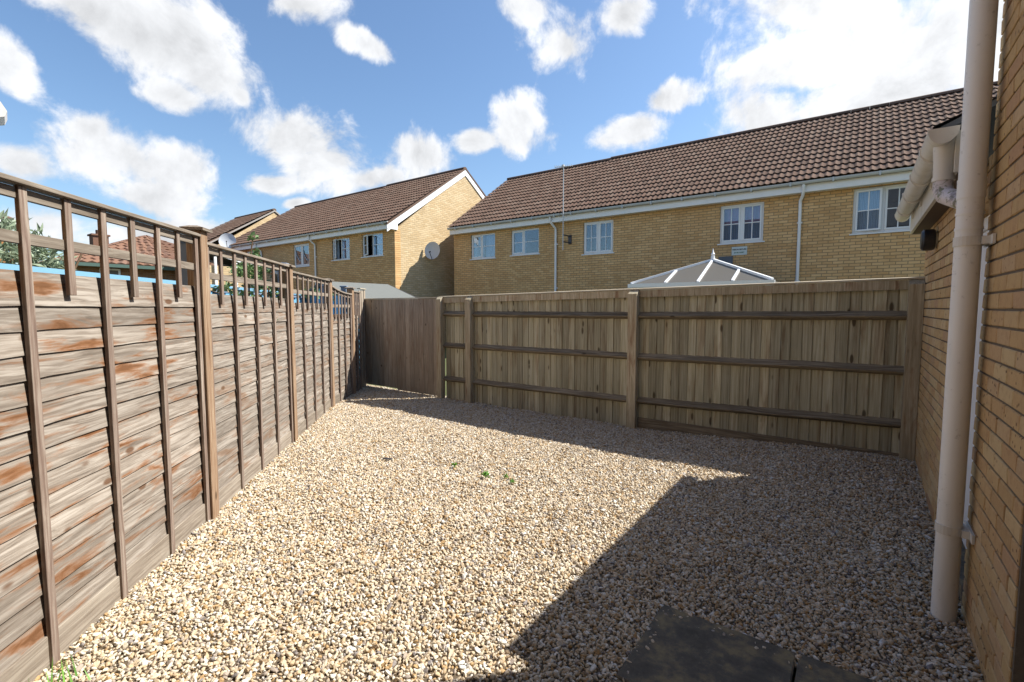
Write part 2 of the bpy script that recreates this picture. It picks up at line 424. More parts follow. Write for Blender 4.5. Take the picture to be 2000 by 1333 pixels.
def tile(name, cols):
    m = Mat(name); r = m.oi.outputs['Random']
    geo = m.N.new('ShaderNodeNewGeometry')
    v = m.math('FRACT', m.math('ADD', r, geo.outputs['Random Per Island']))
    base = m.ramp(v, [(i / (len(cols) - 1), c) for i, c in enumerate(cols)])
    n = m.noise(m.vec((1, 1, 1), 1), 9, 5, .65)
    c = m.mix(m.math('MULTIPLY', m.step(n, .42, .75), .35), base, (.15,.135,.105))
    m.bump(n, .3, .004)
    return m.set(c, .95, .08)
M_TILE = tile('brown_concrete_tile', [(.105,.068,.052), (.135,.082,.06), (.155,.096,.072), (.143,.089,.066), (.165,.106,.08), (.15,.094,.07), (.18,.125,.096)])
M_OTILE = tile('orange_clay_tile', [(.17,.09,.058), (.20,.11,.075), (.155,.08,.055), (.19,.115,.085)])
M_DTILE = tile('dark_slate_tile', [(.05,.055,.065), (.07,.075,.085), (.045,.05,.06)])

def leaf_mat(name, a, b):
    m = Mat(name); geo = m.N.new('ShaderNodeNewGeometry')
    c = m.ramp(geo.outputs['Random Per Island'], [(0, a), (.6, b), (1, tuple(min(1, x * 1.5) for x in b))])
    m.set(c, .5, .4)
    tr = m.N.new('ShaderNodeBsdfTranslucent'); m.L.new(c, tr.inputs[0]); mx = m.N.new('ShaderNodeMixShader'); mx.inputs[0].default_value = .3
    m.L.new(m.b.outputs[0], mx.inputs[1]); m.L.new(tr.outputs[0], mx.inputs[2]); m.L.new(mx.outputs[0], m.N['Material Output'].inputs[0])
    return m.m
M_LEAF = leaf_mat('green_leaf', (.07,.125,.045), (.16,.25,.10))
M_LEAFPALE = leaf_mat('pale_green_leaf', (.15,.20,.13), (.30,.36,.25))
M_WEED = leaf_mat('weed_leaf', (.08,.20,.03), (.16,.34,.06))
M_STEM = plain('woody_stem', (.13,.085,.05), .8, .2, .2)

# ------------------------------------------------------------------ the setting: ground, gravel
def ground_mat():
    m = Mat('rough_garden_soil'); n = m.noise(m.vec(), .8, 6, .6)
    return m.set(m.mix(n, (.07,.09,.035), (.12,.12,.06)), .95, .1)
g = MB().quad((-400, -300, -.06), (400, -300, -.06), (400, 700, -.06), (-400, 700, -.06)).build('ground', ground_mat())
tag(g, kind='structure')

def bed_z(x, y):
    sx = min(1, max(0, (x + 2.3) / 2.6)); sy = min(1, max(0, (y - 3.6) / 2.2))
    s = (sx * sx * (3 - 2 * sx)) * (sy * sy * (3 - 2 * sy))
    return .10 * s + .017 * mnoise.noise(Vector((x * 1.9, y * 1.9, 3.1))) + .009 * mnoise.noise(Vector((x * 6, y * 6, 1.1)))
LFENCE = [(-1.65, -.75), (-3.83, 1.47), (-5.27, 2.93), (-6.62, 4.33), (-7.28, 5.2), (-7.7, 5.72), (-7.86, 5.95)]
def in_yard(x, y):
    if y > 6.04 or y < -.9 or x > .62: return False
    for (a, b) in zip(LFENCE[:-1], LFENCE[1:]):
        if a[1] <= y <= b[1] or (b is LFENCE[-1] and y > b[1]):
            return x > a[0] + (b[0] - a[0]) * (y - a[1]) / (b[1] - a[1]) - .06
    return x > -1.6
SLABS = [(-.76, 1.79), (-.15, 1.79), (-.76, 1.18), (-.15, 1.18), (-.76, .57), (-.15, .57)]
def gravel_mats():
    m = Mat('gravel_bed_grit'); n = m.noise(m.vec(), 90, 4, .7)
    bed = m.set(m.mix(n, (.06,.045,.03), (.16,.12,.08)), .95, .1)
    p = Mat('flint_pebble'); at = p.N.new('ShaderNodeAttribute'); at.attribute_type = 'INSTANCER'; at.attribute_name = 'tint'
    c = p.ramp(at.outputs['Fac'], [(0,(0.504,0.398,0.269)),(.16,(0.602,0.513,0.392)),(.30,(0.456,0.334,0.204)),(.42,(0.571,0.490,0.376)),(.52,(0.374,0.237,0.106)),(.60,(0.537,0.424,0.295)),
        (.70,(0.651,0.603,0.522)),(.80,(0.326,0.268,0.220)),(.87,(0.571,0.472,0.342)),(.93,(0.211,0.187,0.179)),(.965,(0.684,0.652,0.605)),(1,(0.359,0.179,0.081))], 'CONSTANT')
    n = p.noise(p.vec((1, 1, 1)), 2.2, 4, .6)
    c = p.mix(p.math('MULTIPLY', p.step(n, .45, .7), .35), c, (.36,.27,.165))
    p.bump(n, .25, .05)
    return bed, p.set(c, .6, .3)
M_BED, M_PEB = gravel_mats()
def gravel():
    st = .1; vs = []; idx = {}; fs = []
    def vid(i, j):
        if (i, j) not in idx:
            x, y = -8.2 + i * st, -1.0 + j * st
            idx[(i, j)] = len(vs); vs.append((x, y, bed_z(x, y)))
        return idx[(i, j)]
    for i in range(90):
        for j in range(71):
            cx, cy = -8.2 + (i + .5) * st, -1.0 + (j + .5) * st
            if not in_yard(cx, cy): continue
            if cx > .47 and cy < 4.1 and cy > 3.3: pass
            if -.70 < cx < .44 and cy < 2.33 and cy > .4: continue
            fs.append((vid(i, j), vid(i + 1, j), vid(i + 1, j + 1), vid(i, j + 1)))
    me = bpy.data.meshes.new('gravel'); me.from_pydata(vs, [], fs); me.materials.append(M_BED); me.materials.append(M_PEB)
    o = link('gravel', me)
    tag(o, 'loose buff and grey flint gravel covering the whole yard', 'gravel', kind='stuff')
    ng = bpy.data.node_groups.new('gravel_scatter', 'GeometryNodeTree')
    ng.interface.new_socket('Geometry', in_out='INPUT', socket_type='NodeSocketGeometry')
    ng.interface.new_socket('Geometry', in_out='OUTPUT', socket_type='NodeSocketGeometry')
    N = ng.nodes; L = ng.links
    gi = N.new('NodeGroupInput'); go = N.new('NodeGroupOutput'); jn = N.new('GeometryNodeJoinGeometry')
    L.new(gi.outputs[0], jn.inputs[0])
    # eight stone shapes
    g2i = N.new('GeometryNodeGeometryToInstance')
    for k in range(8):
        ico = N.new('GeometryNodeMeshIcoSphere'); ico.inputs['Radius'].default_value = 1.0; ico.inputs['Subdivisions'].default_value = 2
        pos = N.new('GeometryNodeInputPosition'); nz = N.new('ShaderNodeTexNoise'); nz.noise_dimensions = '4D'
        nz.inputs['W'].default_value = k * 3.7; nz.inputs['Scale'].default_value = .75; nz.inputs['Detail'].default_value = 1.5
        L.new(pos.outputs[0], nz.inputs['Vector'])
        sb = N.new('ShaderNodeVectorMath'); sb.operation = 'SUBTRACT'; L.new(nz.outputs['Color'], sb.inputs[0]); sb.inputs[1].default_value = (.5, .5, .5)
        ml = N.new('ShaderNodeVectorMath'); ml.operation = 'SCALE'; L.new(sb.outputs[0], ml.inputs[0]); ml.inputs['Scale'].default_value = 2.1
        # flatten some broken faces with a coarse snap
        sp = N.new('GeometryNodeSetPosition'); L.new(ico.outputs[0], sp.inputs[0]); L.new(ml.outputs[0], sp.inputs['Offset'])
        tf = N.new('GeometryNodeTransform'); L.new(sp.outputs[0], tf.inputs[0])
        tf.inputs['Scale'].default_value = ((1.15, .85, .62), (1, .8, .7), (1.3, .8, .55), (.95, .95, .75), (1.25, .7, .6), (1, .9, .5), (1.4, .75, .65), (.9, .85, .8))[k]
        sm = N.new('GeometryNodeSetMaterial'); sm.inputs['Material'].default_value = M_PEB; L.new(tf.outputs[0], sm.inputs[0])
        ss = N.new('GeometryNodeSetShadeSmooth'); L.new(sm.outputs[0], ss.inputs[0])
        ss.inputs['Shade Smooth'].default_value = (k % 3 != 0)
        L.new(ss.outputs[0], g2i.inputs[0])
    def rnd(dt, lo, hi, seed):
        n = N.new('FunctionNodeRandomValue'); n.data_type = dt
        o_ = 0 if dt == 'FLOAT_VECTOR' else 2
        n.inputs[o_].default_value = lo; n.inputs[o_ + 1].default_value = hi; n.inputs['Seed'].default_value = seed
        return n.outputs[0 if dt == 'FLOAT_VECTOR' else 1]
    def layer(dmin, dens, zlo, zhi, smin, smax, seed):
        dp = N.new('GeometryNodeDistributePointsOnFaces'); dp.distribute_method = 'POISSON'
        dp.inputs['Distance Min'].default_value = dmin; dp.inputs['Density Max'].default_value = dens; dp.inputs['Seed'].default_value = seed
        L.new(gi.outputs[0], dp.inputs[0])
        cz = N.new('ShaderNodeCombineXYZ'); L.new(rnd('FLOAT', zlo, zhi, seed + 1), cz.inputs[2])
        sp = N.new('GeometryNodeSetPosition'); L.new(dp.outputs[0], sp.inputs[0]); L.new(cz.outputs[0], sp.inputs['Offset'])
        sa = N.new('GeometryNodeStoreNamedAttribute'); sa.data_type = 'FLOAT'; sa.domain = 'POINT'
        sa.inputs['Name'].default_value = 'tint'; L.new(sp.outputs[0], sa.inputs[0]); L.new(rnd('FLOAT', 0.0, 1.0, seed + 2), sa.inputs['Value'])
        ip = N.new('GeometryNodeInstanceOnPoints'); L.new(sa.outputs[0], ip.inputs['Points']); L.new(g2i.outputs[0], ip.inputs['Instance'])
        ip.inputs['Pick Instance'].default_value = True
        ri = N.new('FunctionNodeRandomValue'); ri.data_type = 'INT'; ri.inputs[4].default_value = 0; ri.inputs[5].default_value = 7; ri.inputs['Seed'].default_value = seed + 3
        L.new(ri.outputs[2], ip.inputs['Instance Index'])
        L.new(rnd('FLOAT_VECTOR', (-.75, -.75, 0), (.75, .75, 6.28), seed + 4), ip.inputs['Rotation'])
        pw = N.new('ShaderNodeMath'); pw.operation = 'POWER'; L.new(rnd('FLOAT', 0.0, 1.0, seed + 5), pw.inputs[0]); pw.inputs[1].default_value = 2.2
        ma = N.new('ShaderNodeMath'); ma.operation = 'MULTIPLY_ADD'; L.new(pw.outputs[0], ma.inputs[0]); ma.inputs[1].default_value = smax - smin; ma.inputs[2].default_value = smin
        L.new(ma.outputs[0], ip.inputs['Scale'])
        L.new(ip.outputs[0], jn.inputs[0])
    layer(.0122, 11000, -.002, .0045, .0069, .0140, 11)
    layer(.0175, 4600, .0035, .0115, .0060, .0155, 31)
    L.new(jn.outputs[0], go.inputs[0])
    md = o.modifiers.new('scatter', 'NODES'); md.node_group = ng
gravel()

def slab_mat():
    m = Mat('stained_concrete_slab'); n = m.noise(m.vec((1, 1, 1), 1), 7, 8, .68); n2 = m.noise(m.vec((1, 1, 1), 1), 40, 5, .7)
    c = m.ramp(n, [(.3, (0.071,0.063,0.051)), (.5, (0.119,0.104,0.082)), (.62, (0.231,0.180,0.104)), (.75, (0.136,0.119,0.099))])
    c = m.mix(m.math('MULTIPLY', m.step(n2, .55, .75), .45), c, (0.258,0.231,0.163)); m.bump(n2, .35, .003)
    return m.set(c, .95, .08)
M_SLAB = slab_mat()
SL_LAB = ['dark lichen-stained paving slab whose corner juts furthest into the gravel', 'dark paving slab between the stained slab and the brick wall',
          'dark paving slab at the bottom edge, below the furthest left slab', 'dark paving slab in the second row, nearer the brick wall',
          'dark paving slab in the third row away from the gravel', 'dark paving slab in the third row, against the brick wall']
for (x, y), lb in zip(SLABS, SL_LAB):
    s_ = MB().bbox(-.3, .3, -.3, .3, -.045, .0, .006).build('paving_slab', M_SLAB, None, (x + .3, y + .3, .018 + random.uniform(-.003, .003)), random.uniform(-.006, .006))
    tag(s_, lb, 'paving slab', 'paving slabs by the house')

# ------------------------------------------------------------------ left fence: panels with trellis tops
def lap_board_mesh(Lx, w, seed, mat):
    rr = random.Random(seed); n = 16; m = MB(); vs = []; fs = []
    ph = rr.uniform(0, 9)
    for i in range(n + 1):
        x = Lx * i / n
        dz = .004 * mnoise.noise(Vector((x * 3 + ph, seed * 1.3, 0))) + .004 * mnoise.noise(Vector((x * 11 + ph, seed * 2.3, 5)))
        dy = .002 * mnoise.noise(Vector((x * 2.2 + ph, seed * .7, 9)))
        vs += [(x, -.0195 + dy, dz), (x, -.0135 + dy, dz), (x, -.001, w), (x, -.007, w)]
    for i in range(n):
        a = i * 4; b = a + 4
        for k in range(4): fs.append((a + k, a + (k + 1) % 4, b + (k + 1) % 4, b + k))
    fs += [(0, 1, 2, 3), (n*4+3, n*4+2, n*4+1, n*4)]
    m.add(vs, fs); return m.mesh('board', mat)
def lap_panel(A, B, zs, zt, label, pitch, curve=None, cat='fence panel', mat=None):
    A = Vector((*A, 0)); B = Vector((*B, 0)); d = (B - A); Lp = d.length; u = d / Lp; rz = math.atan2(u.y, u.x)
    inset = .055; A2 = A + u * inset; Lx = Lp - 2 * inset
    t = thing('trellis_fence', label, cat, tuple(A2), rz, 'lap fence panels with trellis tops')
    meshes = [lap_board_mesh(Lx, .145, (round(Lp * 1000) * 31 + k * 77) % 997, mat or W_LAP2) for k in range(5)]
    # gravel board, then lapped boards up to the trellis
    MB().bbox(0, Lx, -.030, -.006, .0, .145, .003).build('gravel_board', W_RAIL, t)
    n = int(round((zs - .13 - .02) / .104)); p = (zs - .13 - .145) / (n - 1)
    last = None
    for i in range(n):
        k = random.randrange(5)
        link('board', meshes[k], t, (0, random.uniform(-.002, .002), .13 + i * p), (0, random.uniform(-.0012, .0012), 0))
    def top(x): return zt if curve is None else curve(x / Lx)
    # rails behind the slats, and the cap
    if curve is None:
        MB().bbox(0, Lx, -.031, -.012, zt - .075, zt - .03, .002).build('rail', W_RAIL, t)
        MB().bbox(-.02, Lx + .02, -.062, .0, zt - .022, zt, .003).build('cap_rail', W_RAIL, t)
    else:
        mb = MB(); mc = MB(); q = 8
        for i in range(q):
            x0, x1 = Lx * i / q, Lx * (i + 1) / q
            mb.beam((x0, -.022, top(x0) - .05), (x1, -.022, top(x1) - .05), .019, .045)
            mc.beam((x0, -.031, top(x0) - .011), (x1, -.031, top(x1) - .011), .062, .022)
        mb.build('rail', W_RAIL, t); mc.build('cap_rail', W_RAIL, t)
    zm = zs + (zt - zs) * .36 if curve is None else zs + .13
    MB().bbox(0, Lx, -.031, -.012, zm - .024, zm + .024, .002).build('rail', W_RAIL, t)
    nlong = max(1, int(round((Lx - .05) / pitch)))
    for i in range(nlong * 2 + 1):
        x = .021 + (Lx - .042) * i / (nlong * 2)
        long = i % 2 == 0
        h0 = .01 if long else zs - .075 - random.uniform(0, .02); h1 = top(x) - .024
        y0 = -.0425 - random.uniform(0, .003)
        o = MB().bbox(-.02, .02, 0, .019, 0, h1 - h0, .0015).build('slat', W_SLAT, t, (x, y0, h0))
        o.rotation_euler = (random.uniform(-.002, .002), random.uniform(-.004, .004), 0)
    return t
def cap_post(P, h, label, rz=R(135)):
    t = thing('fence_post', label, 'fence post', (P[0], P[1], 0), rz, 'capped posts of the trellis fence')
    MB().bbox(-.05, .05, -.062, .038, -.05, h - .03, .004).build('shaft', W_POST, t)
    mb = MB(); c = [(-.075, -.087), (.075, -.087), (.075, .063), (-.075, .063)]; k = .35
    vs = [(x, y, h - .03) for x, y in c] + [(x, y, h - .012) for x, y in c] + [(x * k, y * k, h + .006) for x, y in c]
    mb.add(vs, [(0,3,2,1),(0,1,5,4),(1,2,6,5),(2,3,7,6),(3,0,4,7),(4,5,9,8),(5,6,10,9),(6,7,11,10),(7,4,8,11),(8,9,10,11)])
    mb.build('post_cap', W_RAIL, t)
P0, P1, P2, P3, P4, P5 = [Vector(p) for p in ((-2.41, .03), (-3.83, 1.47), (-5.27, 2.93), (-6.62, 4.33), (-7.28, 5.2), (-7.62, 5.63))]
PZ = Vector((-1.40, -1.0))
lap_panel(PZ, P0, 1.70, 2.062, 'lap fence panel beside the camera, before the first post', .47)
lap_panel(P0, P1, 1.70, 2.062, 'lap fence panel with the darkest russet stains, cut by the left edge', .47, mat=W_LAP)
lap_panel(P1, P2, 1.65, 2.02, 'lap fence panel just beyond the nearest capped post, vine above it', .47)
lap_panel(P2, P3, 1.605, 1.965, 'lap fence panel between the vine-covered post and the bend', .47)
def dip(s): return 1.79 + .10 * (1 - s) ** 2.2 * 1.0 + .0 * s
lap_panel(P3, P4, 1.44, 1.82, 'lap fence panel with a dipping curved trellis top', .32, curve=dip)
lap_panel(P4, P5, 1.49, 1.84, 'narrow lap fence panel half in shade near the gate', .24)
cap_post(P0, 2.12, 'capped fence post at the near end of the stained panel')
cap_post(P1, 2.118, 'nearest capped fence post in view, tan brown')
cap_post(P2, 2.035, 'capped fence post with the vine climbing beside it', R(134))
cap_post(P3, 1.985, 'capped fence post where the trellis steps down to a dip', R(130))
cap_post(P4, 1.905, 'pale capped fence post furthest along the trellis fence', R(127))
BK, BA = .12, (.165, .29, .37, .13)
def blue_post(P, h, label, k, al):
    q = P + Vector((-.71, -.70)) * k + Vector((-.70, .714)) * al
    t = thing('blue_post', label, 'fence post', (q.x, q.y, 0), R(135), 'blue-grey posts behind the trellis fence')
    MB().bbox(-.045, .045, -.045, .045, -.05, h, .004).build('shaft', M_BLUEGREY, t)
    MB().bbox(-.062, .062, -.062, .062, h, h + .028, .006).build('post_cap', M_BLUEGREY, t)
blue_post(P1, 2.02, 'blue-grey post behind the nearest capped fence post', BK, BA[0])
blue_post(P2, 2.045, 'blue-grey post behind the vine-covered fence post', BK, BA[1])
blue_post(P3, 1.88, 'blue-grey post behind the fence post at the step down', BK, BA[2])
blue_post(P4, 1.905, 'blue-grey post behind the furthest capped fence post', BK, BA[3])
# short run of upright boards between the trellis and the gate
d_ = Vector((-7.88, 5.95)) - P5; t = thing('board_fence', 'short run of grey upright boards in the corner beside the gate', 'fence', (P5.x, P5.y, 0), math.atan2(d_.y, d_.x))
for i in range(4):
    w = d_.length / 4
    MB().bbox(0, w - .004, -.02, 0, 0, 1.86 + .008 * i, .002).build('board', W_GATE, t, (i * w, -.012 * (i % 2), .0))
MB().bbox(-.02, d_.length + .01, -.05, .02, 1.893, 1.912, .003).build('cap_rail', W_CAP, t)

# ------------------------------------------------------------------ back fence and gate
FA = Vector((-5.74, 5.87, 0)); FB = Vector((.488, 5.86, 0)); fd = FB - FA; FL = fd.length; frz = math.atan2(fd.y, fd.x)
def ftop(x): return 1.725 + .10 * x / FL
def fz(x): return bed_z(FA.x + x, FA.y - .05)
bf = thing('closeboard_fence', 'long grey-green closeboard fence across the back of the yard', 'fence', tuple(FA), frz)
posts = [(.055, .10), (.70, .105), (3.44, .115), (6.172, .11)]
def pale_mesh():
    # feather-edged: thick on one side
    return MB().prism([(0, -.005), (.109, -.0145), (.112, -.012), (.112, .0), (0, .0)], 'z', 0, 1).mesh('pale', W_PALE)
pm = pale_mesh(); x = .11; k = 0
while x < FL - .1:
    z0 = fz(x) - .02; h = ftop(x) - .02 - z0 - random.uniform(0, .006)
    o = link('pale', pm, bf, (x, .03 + random.uniform(-.002, .002), z0), (0, random.uniform(-.004, .004), random.uniform(-.012, .012)), (1, 1, h))
    x += .0975 + random.uniform(-.004, .004); k += 1
for i, (px_, w) in enumerate(posts):
    h = ftop(px_) - .012 + (.0 if i else .02)
    # post with a weather-cut slope on its top
    z0 = fz(px_) - .05
    pr = [(-.10, z0), (.0, z0), (.0, h), (-.02, h), (-.10, h - .05)]
    MB().prism([(a, b) for a, b in pr], 'x', -w / 2, w / 2).build('post', W_FPOST, bf, (px_, .005, 0))
bays = [(posts[0][0] + .05, posts[1][0] - .053), (posts[1][0] + .053, posts[2][0] - .058), (posts[2][0] + .058, posts[3][0] - .055)]
for (a, b) in bays:
    for zr, dz in ((1.44, .02), (.915, .01), (.345, .05)):
        za = zr + dz * 0 + (.08 if zr < .5 else .03) * max(0, (a - 3) / 3); zb = zr + (.08 if zr < .5 else .03) * max(0, (b - 3) / 3)
        m = MB(); q = 10; vs = []; fs = []
        for i in range(q + 1):
            f = i / q; xx = a + (b - a) * f; zz = za + (zb - za) * f + .006 * mnoise.noise(Vector((xx * 2, zr * 7, 0)))
            wob = .004 * mnoise.noise(Vector((xx * 3, zr * 5, 4)))
            vs += [(xx, .02, zz + .048), (xx, -.048 + wob, zz - .004), (xx, -.044 + wob, zz - .016), (xx, .02, zz - .046)]
        for i in range(q):
            for c in range(4): fs.append((i*4+c, i*4+(c+1) % 4, i*4+4+(c+1) % 4, i*4+4+c))
        fs += [(0, 1, 2, 3), (q*4+3, q*4+2, q*4+1, q*4)]
        m.add(vs, fs).build('arris_rail', W_ARRIS, bf)
    m = MB(); za, zb = ftop(a), ftop(b)
    m.add([(a, -.022, za-.105), (b, -.022, zb-.105), (b, .0, zb-.105), (a, .0, za-.105), (a, -.022, za-.018), (b, -.022, zb-.018), (b, .0, zb-.018), (a, .0, za-.018)],
          [(0,3,2,1),(4,5,6,7),(0,1,5,4),(1,2,6,5),(2,3,7,6),(3,0,4,7)]).build('top_rail', W_FPOST, bf)
m = MB(); za, zb = ftop(0), ftop(FL)
m.add([(-.01, -.028, za-.012), (FL, -.028, zb-.012), (FL, .055, zb-.012), (-.01, .055, za-.012), (-.01, -.028, za+.004), (FL, -.028, zb+.004), (FL, .055, zb+.012), (-.01, .055, za+.012)],
      [(0,3,2,1),(4,5,6,7),(0,1,5,4),(1,2,6,5),(2,3,7,6),(3,0,4,7)]).build('cap_rail', W_CAP, bf)
gb = MB().bbox(posts[2][0] + .06, FL - .1, -.012, .012, -.02, .11, .003).build('gravel_board', W_ARRIS, bf, (0, .005, .03))

gt = thing('garden_gate', 'wide weathered boarded gate in the far left corner', 'gate', (-7.86, 5.94, 0), math.atan2(-.03, 2.06))
gx = 0; GL = 2.06; nb = 17
for i in range(nb):
    w = GL / nb; lift = .045 if i < 8 else .02
    MB().bbox(.001, w - .0015, -.02, 0, 0, 1.70 - lift - .004 * i / nb, .0025).build('board', W_GATE, gt, (i * w, random.uniform(-.002, .002), lift))
MB().bbox(0, GL, -.035, .012, 1.702, 1.722, .003).build('cap_rail', W_CAP, gt)
for z in (.35, 1.45): MB().bbox(.02, GL - .02, .002, .04, z - .05, z + .05, .003).build('ledge', W_ARRIS, gt)
for z in (.4, .95, 1.5): MB().bbox(GL - .012, GL + .02, -.03, -.021, z - .035, z + .035, .004).build('hinge', M_DARK, gt)

# ------------------------------------------------------------------ the house on the right and its single-storey wing
def brick_meshes():
    o = {}
    for nm, l in (('full', .215), ('half', .1025), ('three', .159)):
        ms = []
        for v in range(3):
            mb = MB().bbox(0, .10, -l, 0, 0, .065, .0035)
            rr = random.Random(v + 5)
            mb.v = [(x + rr.uniform(-.0015, .0015), y + rr.uniform(-.001, .001), z + rr.uniform(-.001, .001)) for x, y, z in mb.v]
            ms.append(mb.mesh('brick', M_BRICK))
        o[nm] = ms
    return o
BM_ = brick_meshes()
def lay(parent, x, y_hi, y_lo, z0, courses, start_half):
    """stretcher courses along Y on the face x, laid from y_hi towards y_lo"""
    o = world_loc(parent)
    for c in range(courses):
        y = y_hi; z = z0 + c * .075
        first = True
        while y - y_lo > .06:
            kind = 'half' if first and ((c + start_half) % 2) else 'full'
            l = .1025 if kind == 'half' else .215
            if y - l < y_lo - .012:
                rem = y - y_lo; kind = 'three' if rem > .13 else 'half'; l = .159 if kind == 'three' else .1025
                y = y_lo + l if rem < l else y
            link('brick', random.choice(BM_[kind]), parent, (x - o.x + random.uniform(-.001, .001), y - o.y, z - o.z))
            y -= l + .01; first = False
hs = thing('brick_house', 'buff brick house wall close by on the right, running past the top edge', 'house', (.49, 2.33, 0))
core = MB()
core.box(.4965, .8, 2.332, 3.2395, -.1, 3.45)
core.build('wall_core', M_MORTAR, hs, world=True)
lay(hs, .49, 3.24, 2.33, -.03, 46, 0)
up = MB().box(.492, 5.5, -4.0, 3.238, 3.45, 4.9).box(.492, 5.5, -4.0, 2.20, 2.15, 3.45).box(.492, 5.5, -4.0, .9, -.1, 2.15).box(.70, 5.5, .9, 2.20, -.1, 2.15).box(.802, 5.5, 2.20, 3.238, -.1, 3.45)
up.build('wall', M_BRICKY, hs, world=True)
MB().bbox(.68, .698, .95, 2.19, .05, 2.12, .004).build('patio_door', M_WHITE, hs, world=True)
rf = MB(); rf.add([(.43,3.29,4.96),(5.6,3.29,4.96),(5.6,.0,7.2),(.43,.0,7.2),(.43,-4.3,4.82),(5.6,-4.3,4.82),(.43,3.29,4.86),(5.6,3.29,4.86),(.43,-4.3,4.72),(5.6,-4.3,4.72),(.43,0,7.08),(5.6,0,7.08)],
   [(0,1,2,3),(3,2,5,4),(6,10,11,7),(10,8,9,11),(0,6,7,1),(4,5,9,8),(0,3,10,6),(3,4,8,10),(1,7,11,2),(2,11,9,5)])
rf.build('roof', M_DTILE, hs, world=True)
# unseen range behind the camera, added to block sky light from the yard
MB().box(-7.5, .47, -6.0, -1.05, -.1, 5.0).build('sky_block_wall', M_BRICKX, hs, world=True)
MB().prism([(-.95, 5.0), (-3.5, 6.9), (-6.1, 5.0)], 'x', -7.5, .42).build('sky_block_roof', M_DTILE, hs, world=True)
MB().prism([(3.238, 4.9), (-4.0, 4.9), (0, 7.0)], 'x', .494, 5.5).build('gable_wall', M_BRICKY, hs, world=True)
# soil pipe on the house corner
pp = MB().tube([(.41, 3.13, -.02), (.41, 3.13, 5.4)], .0495, 24).build('soil_pipe', M_PIPE, hs, smooth=True, world=True)
for z in (2.145, 1.99, 1.92, ):
    MB().tube([(.41, 3.13, z - .006), (.41, 3.13, z + .006)], .0525, 24).build('collar', M_PIPE, pp, smooth=True, world=True)
MB().tube([(.41, 3.13, 2.06), (.41, 3.13, 2.15)], .052, 24).build('socket', M_PIPE, pp, smooth=True, world=True)
for z in (1.86, .46):
    br = MB().tube([(.41, 3.13, z - .022), (.41, 3.13, z + .022)], .054, 24)
    br.box(.45, .492, 3.075, 3.185, z - .018, z + .018).box(.478, .4885, 3.03, 3.23, z - .022, z + .022)
    br.build('pipe_bracket', M_CREAM, pp, world=True)

wg = thing('brick_outbuilding', 'single-storey buff brick wing beyond the pipe with a cream gutter', 'outbuilding', (.49, 4.05, 0))
MB().box(.499, 3.2, 4.058, 5.96, -.1, 2.28).box(.499, .8, 3.29, 4.02, 2.11, 2.28).box(.72, 3.2, 3.25, 4.05, 2.06, 2.28).build('wall_core', M_MORTAR, wg, world=True)
lay(wg, .49, 5.97, 4.05, -.03, 31, 1)
lay(wg, .49, 4.04, 3.25, 2.07, 3, 0)
dr = MB().bbox(.565, .60, 3.25, 3.32, .10, 2.06, .003).bbox(.565, .60, 3.98, 4.045, .10, 2.06, .003).bbox(.565, .60, 3.32, 3.98, 1.99, 2.06, .003).build('door_frame', M_WHITE, wg, world=True)
MB().bbox(.58, .62, 3.322, 3.978, .11, 1.988, .003).build('door', M_WHITE, wg, world=True)
MB().bbox(.50, .72, 3.25, 4.05, -.02, .10, .004).build('door_step', M_SLAB, wg, world=True)
MB().box(.366, .386, 3.31, 5.88, 2.24, 2.41).bbox(.36, .386, 3.285, 3.309, 2.225, 2.43, .003).build('fascia', M_CREAM, wg, world=True)
MB().box(.387, .488, 3.31, 5.97, 2.242, 2.256).build('soffit', M_SOFFIT, wg, world=True)
MB().box(.3865, .46, 3.285, 3.309, 2.23, 2.44).build('box_end', M_CREAM, wg, world=True)
rw = MB(); rw.add([(.30,3.27,2.425),(3.4,3.27,3.85),(3.4,5.93,3.85),(.30,5.93,2.425),(.30,3.27,2.455),(3.4,3.27,3.88),(3.4,5.93,3.88),(.30,5.93,2.455)],
   [(0,3,2,1),(4,5,6,7),(0,1,5,4),(1,2,6,5),(2,3,7,6),(3,0,4,7)])
rfw = rw.build('roof', M_LEAD, wg, world=True)
rt = MB()
for i in range(14):
    for j in range(10):
        xx = .27 + i * .225; zz = 2.462 + (xx - .30) * .4597; y0 = 3.265 + j * .268
        rt.add([(xx, y0, zz + .012), (xx + .26, y0, zz + .118), (xx + .26, y0 + .265, zz + .118), (xx, y0 + .265, zz + .012), (xx, y0, zz - .004), (xx, y0 + .265, zz - .004)],
               [(0, 1, 2, 3), (4, 0, 3, 5), (4, 5, 2, 1)])
tl = rt.build('roof_tiles', M_DTILE, rfw, world=True); tl['kind'] = 'stuff'
